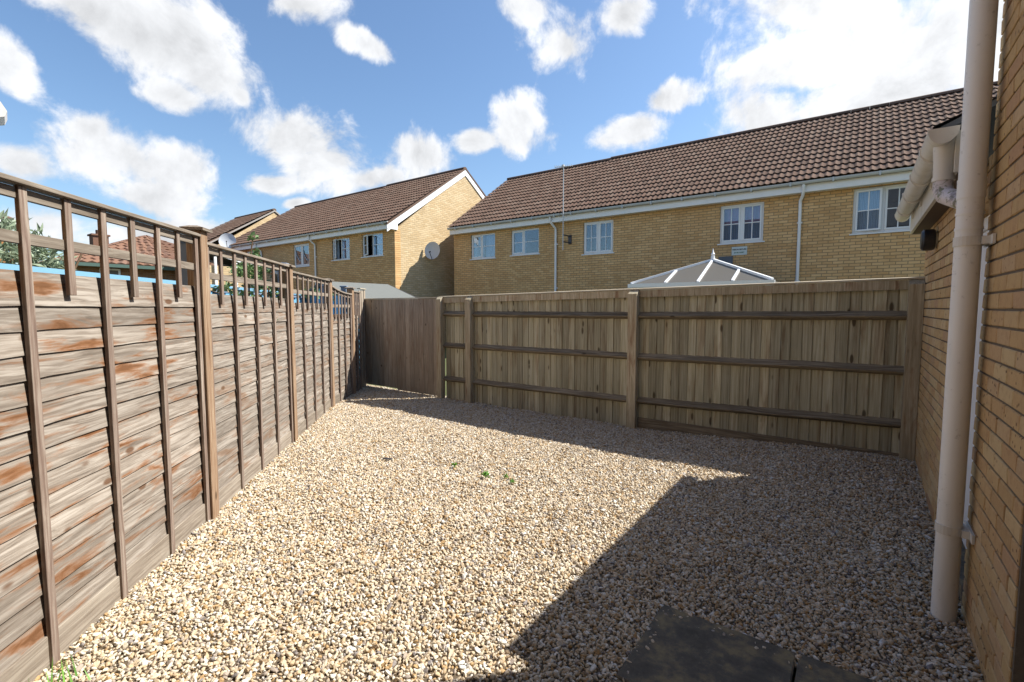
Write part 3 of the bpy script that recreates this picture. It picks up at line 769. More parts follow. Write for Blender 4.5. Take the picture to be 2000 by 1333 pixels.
# half-round gutter, brackets, outlet and swan neck into the pipe
gm = MB(); n = 10; y0, y1 = 3.24, 5.93
for (r0, sg) in ((.058, 1), (.052, -1)):
    vs = []
    for yy in (y0, y1):
        for k in range(n + 1):
            a = math.pi + math.pi * k / n; vs.append((.308 + r0 * math.cos(a), yy, 2.43 + r0 * math.sin(a) * 1.15))
    gm.add(vs, [(k, k + 1, n + 2 + k, n + 1 + k) for k in range(n)])
gm.box(.2495, .2565, y0, y1, 2.428, 2.436).box(.3595, .3665, y0, y1, 2.428, 2.436)
gut = gm.build('gutter', M_CREAM, wg, smooth=True, world=True)
for yy in (3.62, 4.25, 4.9, 5.55):
    b_ = MB(); vs = []
    for e in (yy - .025, yy + .025):
        for k in range(n + 1):
            a = math.pi + math.pi * k / n; vs.append((.308 + .063 * math.cos(a), e, 2.43 + .079 * math.sin(a)))
        vs.append((.308 + .063, e, 2.44)); vs.append((.308 - .063, e, 2.44))
    q = n + 3
    b_.add(vs, [(k, (k + 1) % q, q + (k + 1) % q, q + k) for k in range(q)] + [tuple(range(q)), tuple(range(q, 2 * q))[::-1]])
    b_.box(.352, .3655, yy - .02, yy + .02, 2.33, 2.43)
    b_.build('gutter_bracket', M_CREAM, gut, world=True)
for yy, w in ((3.232, .016), (5.925, .016)):
    e_ = MB(); vs = []
    for e in (yy - w / 2, yy + w / 2):
        for k in range(n + 1):
            a = math.pi + math.pi * k / n; vs.append((.308 + .061 * math.cos(a), e, 2.437 + .078 * math.sin(a)))
    q = n + 1
    e_.add(vs, [(k, (k + 1) % q, q + (k + 1) % q, q + k) for k in range(q)] + [tuple(range(q)), tuple(range(q, 2 * q))[::-1]])
    e_.build('stop_end', M_CREAM, gut, world=True)
MB().tube([(.328, 3.33, 2.40), (.328, 3.33, 2.29), (.328, 3.33, 2.20)], [.050, .044, .042], 18).build('outlet', M_CREAM, gut, smooth=True, world=True)
def mossy():
    m = Mat('stained_white_pipe'); n = m.noise(m.vec(), 26, 5, .7, .8); n2 = m.noise(m.vec(), 11, 4, .6)
    c = m.mix(m.step(n, .5, .62), (.66,.60,.60), (.20,.20,.11)); c = m.mix(m.math('MULTIPLY', m.step(n2, .52, .62), .7), c, (.13,.10,.085))
    return m.set(c, .5, .4)
MB().tube([(.328, 3.33, 2.205), (.328, 3.328, 2.165), (.33, 3.322, 2.14), (.338, 3.305, 2.118), (.355, 3.27, 2.10), (.41, 3.16, 2.045)], .0415, 18).build('swan_neck', mossy(), gut, smooth=True, world=True)
MB().tube([(.328, 3.33, 2.195), (.328, 3.33, 2.215)], .0465, 18).build('collar', M_CREAM, gut, smooth=True, world=True)

vt = thing('wall_vent', 'round black cowl vent on the brick wing under the gutter', 'vent', (.49, 5.12, 2.09))
MB().tube([(-.015, 0, 0), (-.03, 0, 0), (-.085, 0, 0), (-.10, 0, 0)], [.078, .085, .085, .07], 24).build('cowl', M_BLACK, vt, smooth=True)
MB().tube([(-.001, 0, 0), (-.016, 0, 0)], .062, 24).build('back_plate', M_CREAM, vt, smooth=True)

# ------------------------------------------------------------------ terraced houses
def wall_strip(x0, x1, z0, z1, y0, y1, holes):
    """wall running along X with rectangular holes, as boxes butted end to end"""
    mb = MB(); xs = sorted({x0, x1} | {h[0] for h in holes} | {h[1] for h in holes})
    for a, b in zip(xs[:-1], xs[1:]):
        cuts = sorted([(h[2], h[3]) for h in holes if h[0] <= a + 1e-6 and h[1] >= b - 1e-6]); z = z0
        for c0, c1 in cuts:
            mb.box(a, b, y0, y1, z, c0); z = c1
        mb.box(a, b, y0, y1, z, z1)
    return mb
def window(house, x0, x1, z0, z1, yf, lights=2, bars='cross', curt=((0, 1, 0, 1, M_CREAMCURT),), split=.5, open_=0.0):
    """white casement window in a hole of the wall whose face is y = yf"""
    y = yf + .05; f = .05
    fr = MB().bbox(x0, x1, y, y + .06, z1 - f, z1, .004).bbox(x0, x1, y, y + .06, z0, z0 + f, .004)
    fr.bbox(x0, x0 + f, y, y + .06, z0 + f, z1 - f, .004).bbox(x1 - f, x1, y, y + .06, z0 + f, z1 - f, .004)
    xm = x0 + (x1 - x0) * split
    fr.bbox(xm - .03, xm + .03, y, y + .06, z0 + f, z1 - f, .004)
    w = fr.build('window', M_WHITE, house, world=True)
    MB().bbox(x0 - .05, x1 + .05, yf - .035, yf + .055, z0 - .035, z0 - .002, .004).build('sill', M_WHITE, w, world=True)
    for k, (a, b) in enumerate(((x0 + f, xm - .03), (xm + .03, x1 - f))):
        c, d = z0 + f, z1 - f
        s = MB(); sw = .045
        if lights == 2 or k == 0:
            s.bbox(a, b, 0, .045, d - sw, d, .004).bbox(a, b, 0, .045, c, c + sw, .004).bbox(a, a + sw, 0, .045, c + sw, d - sw, .004).bbox(b - sw, b, 0, .045, c + sw, d - sw, .004)
            ga, gb_, gc, gd = a + sw, b - sw, c + sw, d - sw
        else: ga, gb_, gc, gd = a, b, c, d
        if bars in ('cross', 'h'):
            zc = (gc + gd) / 2; s.box(ga, gb_, .008, .034, zc - .011, zc + .011)
        if bars == 'cross':
            xc = (ga + gb_) / 2; s.box(xc - .011, xc + .011, .006, .036, gc, gd)
        p = MB().box(ga, gb_, .018, .026, gc, gd)
        rot = open_ if k == 0 else 0.0
        hx = a
        def place(mb, nm, mat, par, off=Vector((0, 0, 0))):
            if not mb.v: return None
            mb.v = [(vx - hx, vy, vz) for vx, vy, vz in mb.v]
            o = mb.build(nm, mat, par); pl = world_loc(par)
            o.location = Vector((hx, y - .012, 0)) - pl; o.rotation_euler = (0, 0, -rot); return o
        place(s, 'sash', M_WHITE, w); place(p, 'pane', M_GLASS, w)
    for (u0, u1, v0, v1, mt) in curt:
        cb = MB(); q = 10
        xa, xb = x0 + (x1 - x0) * u0, x0 + (x1 - x0) * u1; za, zb = z0 + (z1 - z0) * v0, z0 + (z1 - z0) * v1
        vs = []
        for i in range(q + 1):
            xx = xa + (xb - xa) * i / q; yy = y + .14 + .015 * (i % 2)
            vs += [(xx, yy, za), (xx, yy, zb)]
        cb.add(vs, [(2*i, 2*i+2, 2*i+3, 2*i+1) for i in range(q)])
        cb.build('curtain', mt, w, world=True)
    return w

TW, TG = .30, .345
def tile_mesh(thick=.036):
    """double-roll tile, local x across, y up the slope, z out of the roof"""
    n = 12; vs = []; fs = []
    def prof(s):   # two rolls per tile
        ph = (s * 2) % 1.0
        return .025 * max(0, math.sin(math.pi * min(1, ph / .62))) ** 1.2 if ph < .62 else 0.0
    for i in range(n + 1):
        s = i / n; x = s * (TW - .002); z = prof(min(s, .9999))
        vs += [(x, 0, z * 1.1 + thick), (x, .40, z), (x, .004, z * 1.1 + thick - .016)]
    for i in range(n):
        a, b = 3 * i, 3 * i + 3
        fs += [(a, b, b + 1, a + 1), (a + 2, b + 2, b, a)]
    return MB().add(vs, fs).mesh('tile', M_TILE, 'sharp')
TILE = tile_mesh()
def roof_tiles(house, x0, x1, y0, z0, y1, z1, near, limit=300):
    """courses of tiles from the eave (y0,z0) to the ridge (y1,z1); the largest-showing ones singly, the rest joined"""
    sl = math.atan2(z1 - z0, y1 - y0); Ls = math.hypot(y1 - y0, z1 - z0); rows = int(Ls / TG); cols_ = int(round((x1 - x0) / TW))
    g_ = (Ls - .10) / rows; ct, sn = math.cos(sl), math.sin(sl); o = world_loc(house)
    spots = []
    for r in range(rows + (1 if False else 0)):
        for c in range(cols_):
            spots.append(Vector((x0 + c * (x1 - x0) / cols_, y0 + ct * g_ * r, z0 + sn * g_ * r)))
    def ang(p):
        q = p - CAM; dz = q.dot(C_F)
        px = FPX * q.dot(C_R) / dz if dz > 0 else 9e9
        return q.length + (50 if abs(px) > 960 else 0)
    spots.sort(key=ang)
    rr = random.Random(3)
    for p in spots[:limit if near else 0]:
        link('tile', TILE, house, tuple(p - o), (sl + rr.uniform(-.006, .006), 0, 0))
    rest = spots[limit if near else 0:]
    if rest:
        mb = MB(); src_v = [v.co.copy() for v in TILE.vertices]; src_f = [tuple(p.vertices) for p in TILE.polygons]
        for p in rest:
            j = rr.uniform(-.006, .006); c2, s2 = math.cos(sl + j), math.sin(sl + j)
            mb.add([(p.x + v.x, p.y + c2 * v.y - s2 * v.z, p.z + s2 * v.y + c2 * v.z) for v in src_v], src_f)
        t_ = mb.build('roof_tiles', M_TILE, house, smooth='sharp', world=True); t_['kind'] = 'stuff'
def ridge(house, x0, x1, y, z):
    n = max(1, int((x1 - x0) / .45)); mb = MB(); w = (x1 - x0) / n
    for i in range(n):
        a, b = x0 + i * w, x0 + (i + 1) * w - .006; vs = []
        for e in (a, b):
            for k in range(7):
                t_ = math.pi * k / 6; vs.append((e, y + .125 * math.cos(t_), z - .045 + .105 * math.sin(t_)))
        mb.add(vs, [(k, k + 1, 8 + k, 7 + k) for k in range(6)] + [tuple(range(7)), tuple(range(7, 14))])
    mb.build('ridge', M_TILE, house, smooth='sharp', world=True)
def downpipe(house, x, yf, ztop, z0=-.05, side=1):
    mb = MB().tube([(x - .02 * side, yf - .30, ztop), (x - .02 * side, yf - .29, ztop - .14), (x, yf - .20, ztop - .24), (x + .06 * side, yf - .07, ztop - .36), (x + .06 * side, yf - .055, ztop - .46), (x + .06 * side, yf - .055, z0)], .038, 10)
    for z in (ztop - .9, ztop - 2.4): mb.box(x + .06 * side - .06, x + .06 * side + .06, yf - .04, yf - .002, z - .02, z + .02)
    mb.build('downpipe', M_FASCIA, house, smooth=True, world=True)
def terrace(label, x0, x1, yf, yr, yb, zf, ze, zr, holes, near=False, lim=300, gable='', group='buff brick terraced houses'):
    """house with front wall at yf (facing -Y), ridge at yr, back at yb; zf fascia bottom, ze eave, zr ridge"""
    t = thing('terraced_house', label, 'house', (x0, yf, 0), 0, group)
    wall_strip(x0, x1, -.1, zf + .02, yf, yf + .28, holes).build('wall', M_BRICKX, t, world=True)
    MB().box(x0 + .3, x1 - .3, yf + 2.6, yf + 2.7, 0, zf).box(x0 + .29, x1 - .29, yf + .3, yf + 2.6, 2.3, 2.36).build('inner_wall', M_ROOM, t, world=True)
    MB().box(x0, x1, yb - .3, yb, -.1, zf + .02).build('back_wall', M_BRICKX, t, world=True)
    sl = (zr - ze) / (yr - (yf - .35)); und = .06
    for xs_, nm in ((x0, 'l'), (x1 - .28, 'r')):
        g_ = MB(); zt = zf + .02
        g_.prism([(yf + .281, -.1), (yb - .301, -.1), (yb - .301, zf), (yr, zr - .16), (yf + .281, zf + .16)], 'x', xs_ + (0.0), xs_ + .28)
        g_.prism([(yf + .004, zf + .022), (yf + .2805, zf + .022), (yf + .2805, zf + .159)], 'x', xs_, xs_ + .28)
        g_.build('gable_wall', M_BRICKY, t, world=True)
    # roof deck, fascia, soffit, gutter
    ov = .03
    r_ = MB(); a = x0 - ov; b = x1 + ov
    e0 = (yf - .33, ze - .03); e1 = (yb + .33, ze - .03)
    r_.prism([e0, (yr, zr - .06), e1, (e1[0], e1[1] - .06), (yr, zr - .13), (e0[0], e0[1] - .06)], 'x', a, b)
    r_.build('roof', M_TILE, t, world=True)
    MB().box(x0, x1, yf - .25, yf - .228, zf, zf + .19).build('fascia', M_FASCIA, t, world=True)
    MB().box(x0, x1, yf - .227, yf - .001, zf + .01, zf + .022).build('soffit', M_FASCIA, t, world=True)
    gm_ = MB(); n = 8; vs = []
    for e in (x0 - .02, x1 + .02):
        for k in range(n + 1):
            an = math.pi + math.pi * k / n; vs.append((e, yf - .315 + .062 * math.cos(an), zf + .25 + .075 * math.sin(an)))
    q = n + 1; gm_.add(vs, [(k, k + 1, q + k + 1, q + k) for k in range(n)] + [tuple(range(q)), tuple(range(q, 2 * q))])
    gx_ = x0 + .4
    while gx_ < x1:
        gm_.box(gx_ - .02, gx_ + .02, yf - .385, yf - .252, zf + .16, zf + .255); gx_ += .9
    gm_.build('gutter', M_GUTTER, t, world=True)
    roof_tiles(t, x0 - .02, x1 + .02, yf - .36, ze, yr, zr, near, lim)
    ridge(t, x0 - .02, x1 + .02, yr, zr + .02)
    return t
LACE = ((.02, .98, .03, .97, M_LACE),)
# ---- right-hand block, set back beyond the conservatory
wA1, wA2 = (-12.45, -11.25, 3.43, 4.37), (-10.5, -9.28, 3.46, 4.37)
hA = terrace('terraced house with two small lace-curtained windows beside the shaded gap', -13.35, -8.22, 14.5, 18.24, 22.0, 4.44, 4.70, 7.44, [wA1, wA2], True, 300)
window(hA, *wA1, 14.5, 1, 'h', ((.06, .46, .05, .95, M_CREAMCURT), (.52, .97, .05, .95, M_LACE)), .45)
window(hA, *wA2, 14.5, 1, 'h', ((.05, .46, .05, .95, M_BLUECURT),), .45)
downpipe(hA, -8.62, 14.5, 4.62)
wB1, wB2, wB3 = (-7.53, -6.46, 3.31, 4.36), (-3.25, -2.15, 3.33, 4.38), (-.2, .98, 3.34, 4.42)
hB = terrace('terraced house behind the conservatory roof with three cross-barred windows', -8.215, 6.0, 14.5, 18.24, 22.0, 4.44, 4.70, 7.47, [wB1, wB2, wB3], True, 300)
window(hB, *wB1, 14.5, 2, 'cross', ((.3, .97, .03, .97, M_GREYCURT), (.02, .1, .03, .97, M_GREYCURT)))
window(hB, *wB2, 14.5, 2, 'cross', ((.03, .97, .5, .97, M_BLIND), (.03, .97, .03, .5, M_BLUECURT)))
window(hB, *wB3, 14.5, 2, 'cross', ((.03, .45, .03, .97, M_LACE),), .5, R(9))
downpipe(hB, -1.25, 14.5, 4.62, side=-1)
MB().bbox(-3.25, -2.88, 14.47, 14.499, 2.74, 2.97, .003).build('flashing', M_LEAD, hB, world=True)
# ---- left-hand block, one step nearer
wL1, wL2 = (-18.37, -17.15, 3.55, 4.44), (-16.33, -15.05, 3.57, 4.45)
hL = terrace('terraced house with the sunlit gable end and open casements', -19.5, -14.35, 12.3, 16.35, 20.4, 4.5, 4.76, 7.66, [wL1, wL2])
window(hL, *wL1, 12.3, 1, 'h', ((.42, .97, .03, .97, M_REDROOM), (.03, .2, .03, .97, M_LACE)), .5, R(28))
window(hL, *wL2, 12.3, 1, 'h', ((.5, .97, .03, .97, M_LACE), (.3, .5, .03, .97, M_GREYCURT)), .5, R(24))
downpipe(hL, -19.62, 12.3, 4.68)
for (a, b) in (((11.92, 4.62), (16.35, 7.62)), ((16.35, 7.62), (20.75, 4.64))):
    m = MB(); x0 = -14.348
    m.prism([(a[0], a[1] - .26), (b[0], b[1] - .26), (b[0], b[1] + .0), (a[0], a[1] + .0)], 'x', x0, x0 + .032)
    m.build('barge_board', M_FASCIA, hL, world=True)
    m = MB(); m.prism([(a[0], a[1] + .002), (b[0], b[1] + .002), (b[0], b[1] + .075), (a[0], a[1] + .075)], 'x', x0 - .06, x0 + .05)
    m.build('verge', M_TILE, hL, world=True)
MB().prism([(11.93, 4.48), (12.42, 4.48), (12.42, 4.86), (11.93, 4.52)], 'x', -14.347, -14.31).build('box_end', M_FASCIA, hL, world=True)
wM1, wM2 = (-21.4, -20.12, 3.42, 4.43), (-25.9, -24.7, 3.42, 4.43)
hM = terrace('terraced house in the middle of the far row with leaded curved-bar windows', -27.98, -19.505, 12.3, 16.35, 20.4, 4.5, 4.76, 7.62, [wM1, wM2])
wm = window(hM, *wM1, 12.3, 2, 'none', ((.05, .95, .03, .55, M_CREAMCURT),))
for xo in (-21.32, -20.72):   # curved tie-back edge of the net curtains
    MB().tube([(xo + .06, 12.34, 4.15), (xo + .10, 12.34, 3.98), (xo + .26, 12.34, 3.78), (xo + .40, 12.34, 3.66), (xo + .46, 12.34, 3.72)], .018, 6).build('curtain_edge', M_LACE, wm, world=True)
window(hM, *wM2, 12.3, 2, 'none', ((.05, .95, .03, .9, M_GREYCURT),))
downpipe(hM, -24.3, 12.3, 4.68)
wT = (-31.6, -30.6, 3.4, 4.2)
hT = terrace('farthest terraced house with the white edged verge stepping forward', -32.7, -28.0, 11.35, 15.0, 18.6, 4.55, 4.83, 7.25, [wT])
window(hT, *wT, 11.35, 2, 'none', ((.05, .95, .03, .9, M_LACE),))
MB().prism([(10.95, 4.60), (15.0, 7.14), (15.0, 7.23), (10.95, 4.69)], 'x', -27.998, -27.95).build('barge_board', M_VERGE, hT, world=True)
MB().prism([(15.0, 7.14), (18.95, 4.65), (18.95, 4.74), (15.0, 7.23)], 'x', -27.998, -27.95).build('barge_board', M_VERGE, hT, world=True)

# white-framed garden room in front of the far row
gr = thing('garden_room', 'white framed lean-to garden room in front of the far terraced row', 'garden room', (-22.0, 8.6, 0))
m = MB().box(-24.0, -22.06, 8.7, 11.6, -.05, 3.3); m.build('wall', M_BRICKY, gr, world=True)
m = MB(); m.beam((-22.0, 8.6, 3.96), (-22.0, 11.9, 3.12), .08, .13); m.beam((-24.0, 8.6, 3.96), (-24.0, 11.9, 3.12), .08, .13); m.build('rail', M_WHITE, gr, world=True)
m = MB()
for yy in (8.66, 9.18, 10.0, 10.8, 11.6): m.box(-22.05, -21.97, yy - .045, yy + .045, -.05, 3.9 - (yy - 8.6) * .254 - .08)
m.build('frame', M_WHITE, gr, world=True)
m = MB(); m.add([(-24.05,8.6,4.0),(-21.98,8.6,4.0),(-21.98,11.9,3.16),(-24.05,11.9,3.16),(-24.05,8.6,4.06),(-21.98,8.6,4.06),(-21.98,11.9,3.22),(-24.05,11.9,3.22)],[(0,3,2,1),(4,5,6,7),(0,1,5,4),(1,2,6,5),(2,3,7,6),(3,0,4,7)])
m.build('roof', M_FELT, gr, world=True)

# ------------------------------------------------------------------ conservatory roof over the back fence
cs = thing('conservatory', 'white conservatory with a pitched hipped roof and finial behind the fence', 'conservatory', (-2.94, 11.0, 0))
AX, AY, AZ = -2.94, 12.5, 2.70; EX0, EX1, EY, EZ = -4.43, -1.43, 11.0, 2.10
MB().box(EX0 + .1, EX1 - .1, EY + .12, EY + .2, -.05, EZ - .05).box(EX0 + .1, EX0 + .18, EY + .2, 14.45, -.05, EZ - .05).box(EX1 - .18, EX1 - .1, EY + .2, 14.45, -.05, EZ - .05).build('wall', M_WHITE, cs, world=True)
def pane_(pts): 
    m = MB(); m.add([p for p in pts] + [(p[0], p[1], p[2] - .025) for p in pts], [tuple(range(len(pts))), tuple(range(len(pts), 2 * len(pts)))[::-1]] + [(i, (i + 1) % len(pts), len(pts) + (i + 1) % len(pts), len(pts) + i) for i in range(len(pts))])
    return m.build('pane', M_POLY, cs, world=True)
A_ = Vector((AX, AY, AZ)); E0 = Vector((EX0, EY, EZ)); E1 = Vector((EX1, EY, EZ)); B0 = Vector((EX0, 14.45, EZ)); B1_ = Vector((EX1, 14.45, EZ)); RB = Vector((AX, 14.45, AZ))
def lerp(a, b, f): return a + (b - a) * f
b1, b2, b3 = lerp(E0, E1, .275), lerp(E0, E1, .515), lerp(E0, E1, .75)
t1 = lerp(E0, A_, .55); t3 = lerp(E1, A_, .5)
for pts in ((E0, b1, t1), (b1, b2, A_, t1), (b2, b3, t3, A_), (b3, E1, t3)): pane_([tuple(p) for p in pts])
pane_([tuple(p) for p in (E0, A_, RB, B0)]); pane_([tuple(p) for p in (E1, B1_, RB, A_)])
for (p, q, w) in ((E0, A_, .06), (E1, A_, .06), (A_, RB, .08)):
    MB().beam(p + Vector((0, 0, .02)), q + Vector((0, 0, .02)), w, .05).build('hip_bar' if w < .07 else 'ridge_bar', M_WHITE, cs, world=True)
for (p, q) in ((b1, t1), (b2, A_), (b3, t3)):
    MB().beam(p + Vector((0, 0, .015)), q + Vector((0, 0, .012)), .055, .036).build('glazing_bar', M_WHITE, cs, world=True)
MB().beam(E0 + Vector((-.05, -.03, -.04)), E1 + Vector((.05, -.03, -.04)), .08, .09).build('eaves_beam', M_WHITE, cs, world=True)
MB().tube([(AX, AY, AZ + .0), (AX, AY, AZ + .10), (AX, AY, AZ + .11), (AX, AY, AZ + .13), (AX, AY, AZ + .16), (AX, AY, AZ + .18), (AX, AY, AZ + .29)], [.05, .045, .03, .045, .045, .025, .004], 12).build('finial', M_WHITE, cs, smooth=True, world=True)

# ------------------------------------------------------------------ things fixed to the houses
ta = thing('roof_aerial', 'tall thin mast with a small TV aerial above the brown roof', 'aerial', (-8.05, 14.06, 3.45))
MB().tube([(0, 0, 0), (0, 0, 2.75)], .017, 8).build('mast', M_ALU, ta, smooth=True)
m = MB().beam((0, 0, .28), (.03, .435, .28), .035, .035).beam((0, 0, .50), (.03, .435, .50), .035, .035).box(-.03, .09, .405, .435, .24, .54)
m.build('wall_bracket', M_DARK, ta)
m = MB().tube([(-.28, -.1, 2.72), (.28, .1, 2.72)], .012, 6)
for k in range(9):
    xx = -.26 + k * .065; dy = xx * .36
    m.tube([(xx + .05, dy - .13, 2.735), (xx - .05, dy + .13, 2.735)], .006, 5)
m.box(-.05, .02, -.03, .03, 2.72, 2.78).build('yagi_antenna', M_ALU, ta)

def dish(name, label, loc, r, aim, wall_off):
    t = thing(name, label, 'satellite dish', loc, 0, 'satellite dishes')
    z = Vector(aim).normalized(); q = z.to_track_quat('Z', 'Y').to_matrix()
    mb = MB(); n = 28; rings = 5; vs = [q @ Vector((0, 0, -.22 * r))]; fs = []
    for i in range(1, rings + 1):
        f = i / rings
        for k in range(n): vs.append(q @ Vector((r * f * math.cos(2*math.pi*k/n), r * 1.06 * f * math.sin(2*math.pi*k/n), -.22 * r * (1 - f * f))))
    for k in range(n): fs.append((0, 1 + k, 1 + (k + 1) % n))
    for i in range(rings - 1):
        for k in range(n): fs.append((1 + i*n + k, 1 + i*n + (k+1) % n, 1 + (i+1)*n + (k+1) % n, 1 + (i+1)*n + k))
    o = len(vs); vs2 = [v - z * .012 for v in vs]; fs2 = [tuple(i + o for i in f)[::-1] for f in fs]
    rim = [(1 + (rings-1)*n + k, 1 + (rings-1)*n + (k+1) % n, o + 1 + (rings-1)*n + (k+1) % n, o + 1 + (rings-1)*n + k) for k in range(n)]
    mb.add(vs + vs2, fs + fs2 + rim).build('reflector', M_DISH, t, smooth=True)
    low = q @ Vector((0, -r * 1.0, 0)); lnb = z * r * .75 - Vector((0, 0, r * .35)); 
    if low.z > 0: low = -low
    MB().tube([tuple(low), tuple(lnb)], .014, 8).tube([tuple(lnb), tuple(lnb - z * .09 + Vector((0, 0, .03)))], .028, 10).build('feed_arm', M_DARK, t, smooth=True)
    MB().tube([tuple(-z * .03 - z * .2 * r), tuple(Vector(wall_off))], .022, 8).build('mount', M_DARK, t, smooth=True)
    return t
dish('satellite_dish', 'large round grey satellite dish against the sunlit gable wall', (-13.98, 13.9, 3.83), .335, (.35, -1.0, .12), (-.365, .25, -.12))
dish('satellite_dish', 'small pale satellite dish standing above the gutter of the far row', (-26.9, 11.85, 5.02), .40, (.80, -.55, .25), (.2, .42, -.55))

sg = thing('alarm_sign', 'small white sign with dark lettering below the pink-blind window', 'sign', (-2.72, 14.5, 3.1))
MB().bbox(-.195, .195, -.03, 0, -.115, .115, .005).build('sign_board', plain('sign_white', (.62,.66,.62), .5, .4, .05), sg)
def text(body, size, mat, parent, loc, name):
    cu = bpy.data.curves.new(name, 'FONT'); cu.body = body; cu.size = size; cu.align_x = 'CENTER'; cu.extrude = .001; cu.offset = .002
    tmp = bpy.data.objects.new(name + '_curve', cu); col.objects.link(tmp)
    dg = bpy.context.evaluated_depsgraph_get(); me = bpy.data.meshes.new_from_object(tmp.evaluated_get(dg))
    bpy.data.objects.remove(tmp); me.materials.clear(); me.materials.append(mat)
    return link(name, me, parent, loc, (R(90), 0, 0))
text('VISION SECURE', .052, plain('sign_ink', (.02,.02,.03), .6), sg, (0, -.0315, .022), 'lettering')
text('24 HR ALERT', .045, plain('sign_green_ink', (.06,.16,.09), .6), sg, (0, -.0315, -.06), 'lettering')

# ------------------------------------------------------------------ beyond the left fence
u = Vector((-.70, .714)); nrm = Vector((-.71, -.70))
def bl(s, d, z): p = nrm * d + u * s; return (p.x, p.y, z)
bfz = thing('blue_fence', 'pale blue painted board fence with a capping rail in the neighbouring garden', 'fence', (0, 0, 0))
s0, s1, dB, zB = 2.2, 14.0, 3.35, 1.88
me_b = MB().bbox(0, .145, -.008, .008, 0, zB - .04, .002).mesh('board', M_BLUE)
ang_b = math.atan2(u.y, u.x); k = 0; s = s0
while s < s1:
    link('board', me_b, bfz, bl(s, dB + .012 * (k % 2), -.05), (0, 0, ang_b)); s += .15; k += 1
rl = MB()
rl.beam(bl(s0, dB - .02, zB - .02), bl(s1, dB - .02, zB - .02), .10, .045)
rl.build('cap_rail', plain('blue_white_paint', (.18,.36,.50), .5, .3, .06), bfz)
m = MB(); s = s0 + .3  # blue-grey dashes: the shadows below the capping rail, put into colour
while s < s1:
    p, q = bl(s, dB - .035, zB - .075), bl(s + .42, dB - .035, zB - .075); m.beam(p, q, .03, .055); s += .75
m.build('shadow_strip', M_BLUEGREY, bfz)

sh = thing('garden_shed', 'grey felt roofed shed peeping over the gate', 'shed', (-10.5, 6.8, 0))
MB().prism([(-11.5, -.05), (-9.35, -.05), (-9.35, 1.70), (-10.5, 2.10), (-11.5, 1.70)], 'y', 6.80, 8.60).build('wall', M_BLUE, sh, world=True)
rz1 = 2.18
MB().prism([(-10.5, rz1), (-9.18, 1.735), (-9.18, 1.70), (-10.5, 2.135)], 'y', 6.70, 8.715).build('roof', M_FELT, sh, world=True)
MB().prism([(-10.5, rz1), (-11.7, 1.735), (-11.7, 1.70), (-10.5, 2.135)], 'y', 6.70, 8.715).build('roof', M_FELT, sh, world=True)
MB().prism([(-10.52, rz1 + .005), (-9.16, 1.74), (-9.16, 1.66), (-10.52, 2.10)], 'y', 8.717, 8.74).build('verge_board', M_DARK, sh, world=True)

def hip_house(name, label, cx, cy, rz, lx, ly, ze, zr, rl_, wallm, tilem, ov=.35, gutter=M_TEAL):
    t = thing(name, label, 'house', (cx, cy, 0), rz)
    MB().box(-lx/2, lx/2, -ly/2, ly/2, -.05, ze - .06).build('wall', wallm, t)
    a, b = lx/2 + ov, ly/2 + ov; r = rl_ / 2
    E_ = [(-a, -b, ze), (a, -b, ze), (a, b, ze), (-a, b, ze)]; Rg = [(-r, 0, zr), (r, 0, zr)]
    rf = MB().add(E_ + Rg, [(0, 1, 5, 4), (1, 2, 5), (2, 3, 4, 5), (3, 0, 4), (0, 3, 2, 1)]).build('roof', tilem, t)
    # pantile courses as real ribs on the slopes
    tl = MB()
    def slope(p0, p1, q0, q1):
        p0, p1, q0, q1 = map(Vector, (p0, p1, q0, q1)); L_ = ((q0 + q1) / 2 - (p0 + p1) / 2).length; rows = max(3, int(L_ / .33))
        nr = (p1 - p0).cross(q0 - p0); nr = nr.normalized() if nr.length > 1e-6 else (p1 - p0).cross(q1 - p0).normalized()
        if nr.z < 0: nr = -nr
        for i in range(rows):
            f0, f1 = i / rows, (i + 1) / rows
            a0, a1 = p0.lerp(q0, f0), p1.lerp(q1, f0); c0, c1 = p0.lerp(q0, f1), p1.lerp(q1, f1); n = max(1, int((a1 - a0).length / .30))
            for j in range(n):
                g0, g1, gm = j / n, (j + 1) / n, (j + .5) / n
                A0, A1, Am = a0.lerp(a1, g0), a0.lerp(a1, g1), a0.lerp(a1, gm); C0, C1, Cm = c0.lerp(c1, g0), c0.lerp(c1, g1), c0.lerp(c1, gm)
                tl.add([A0 + nr * .03, Am + nr * .085, A1 + nr * .03, C0 + nr * .01, Cm + nr * .06, C1 + nr * .01, A0, A1], [(0, 1, 4, 3), (1, 2, 5, 4), (6, 1, 0), (6, 7, 1), (7, 2, 1)])
    slope(E_[0], E_[1], Rg[0], Rg[1]); slope(E_[1], E_[2], Rg[1], Rg[1]); slope(E_[2], E_[3], Rg[1], Rg[0]); slope(E_[3], E_[0], Rg[0], Rg[0])
    tt = tl.build('roof_tiles', tilem, t); tt['kind'] = 'stuff'
    MB().box(-a, a, -b - .06, -b, ze - .13, ze).box(-a, a, b, b + .06, ze - .13, ze).box(-a - .06, -a, -b, b, ze - .13, ze).box(a, a + .06, -b, b, ze - .13, ze).build('gutter', gutter, t)
    return t
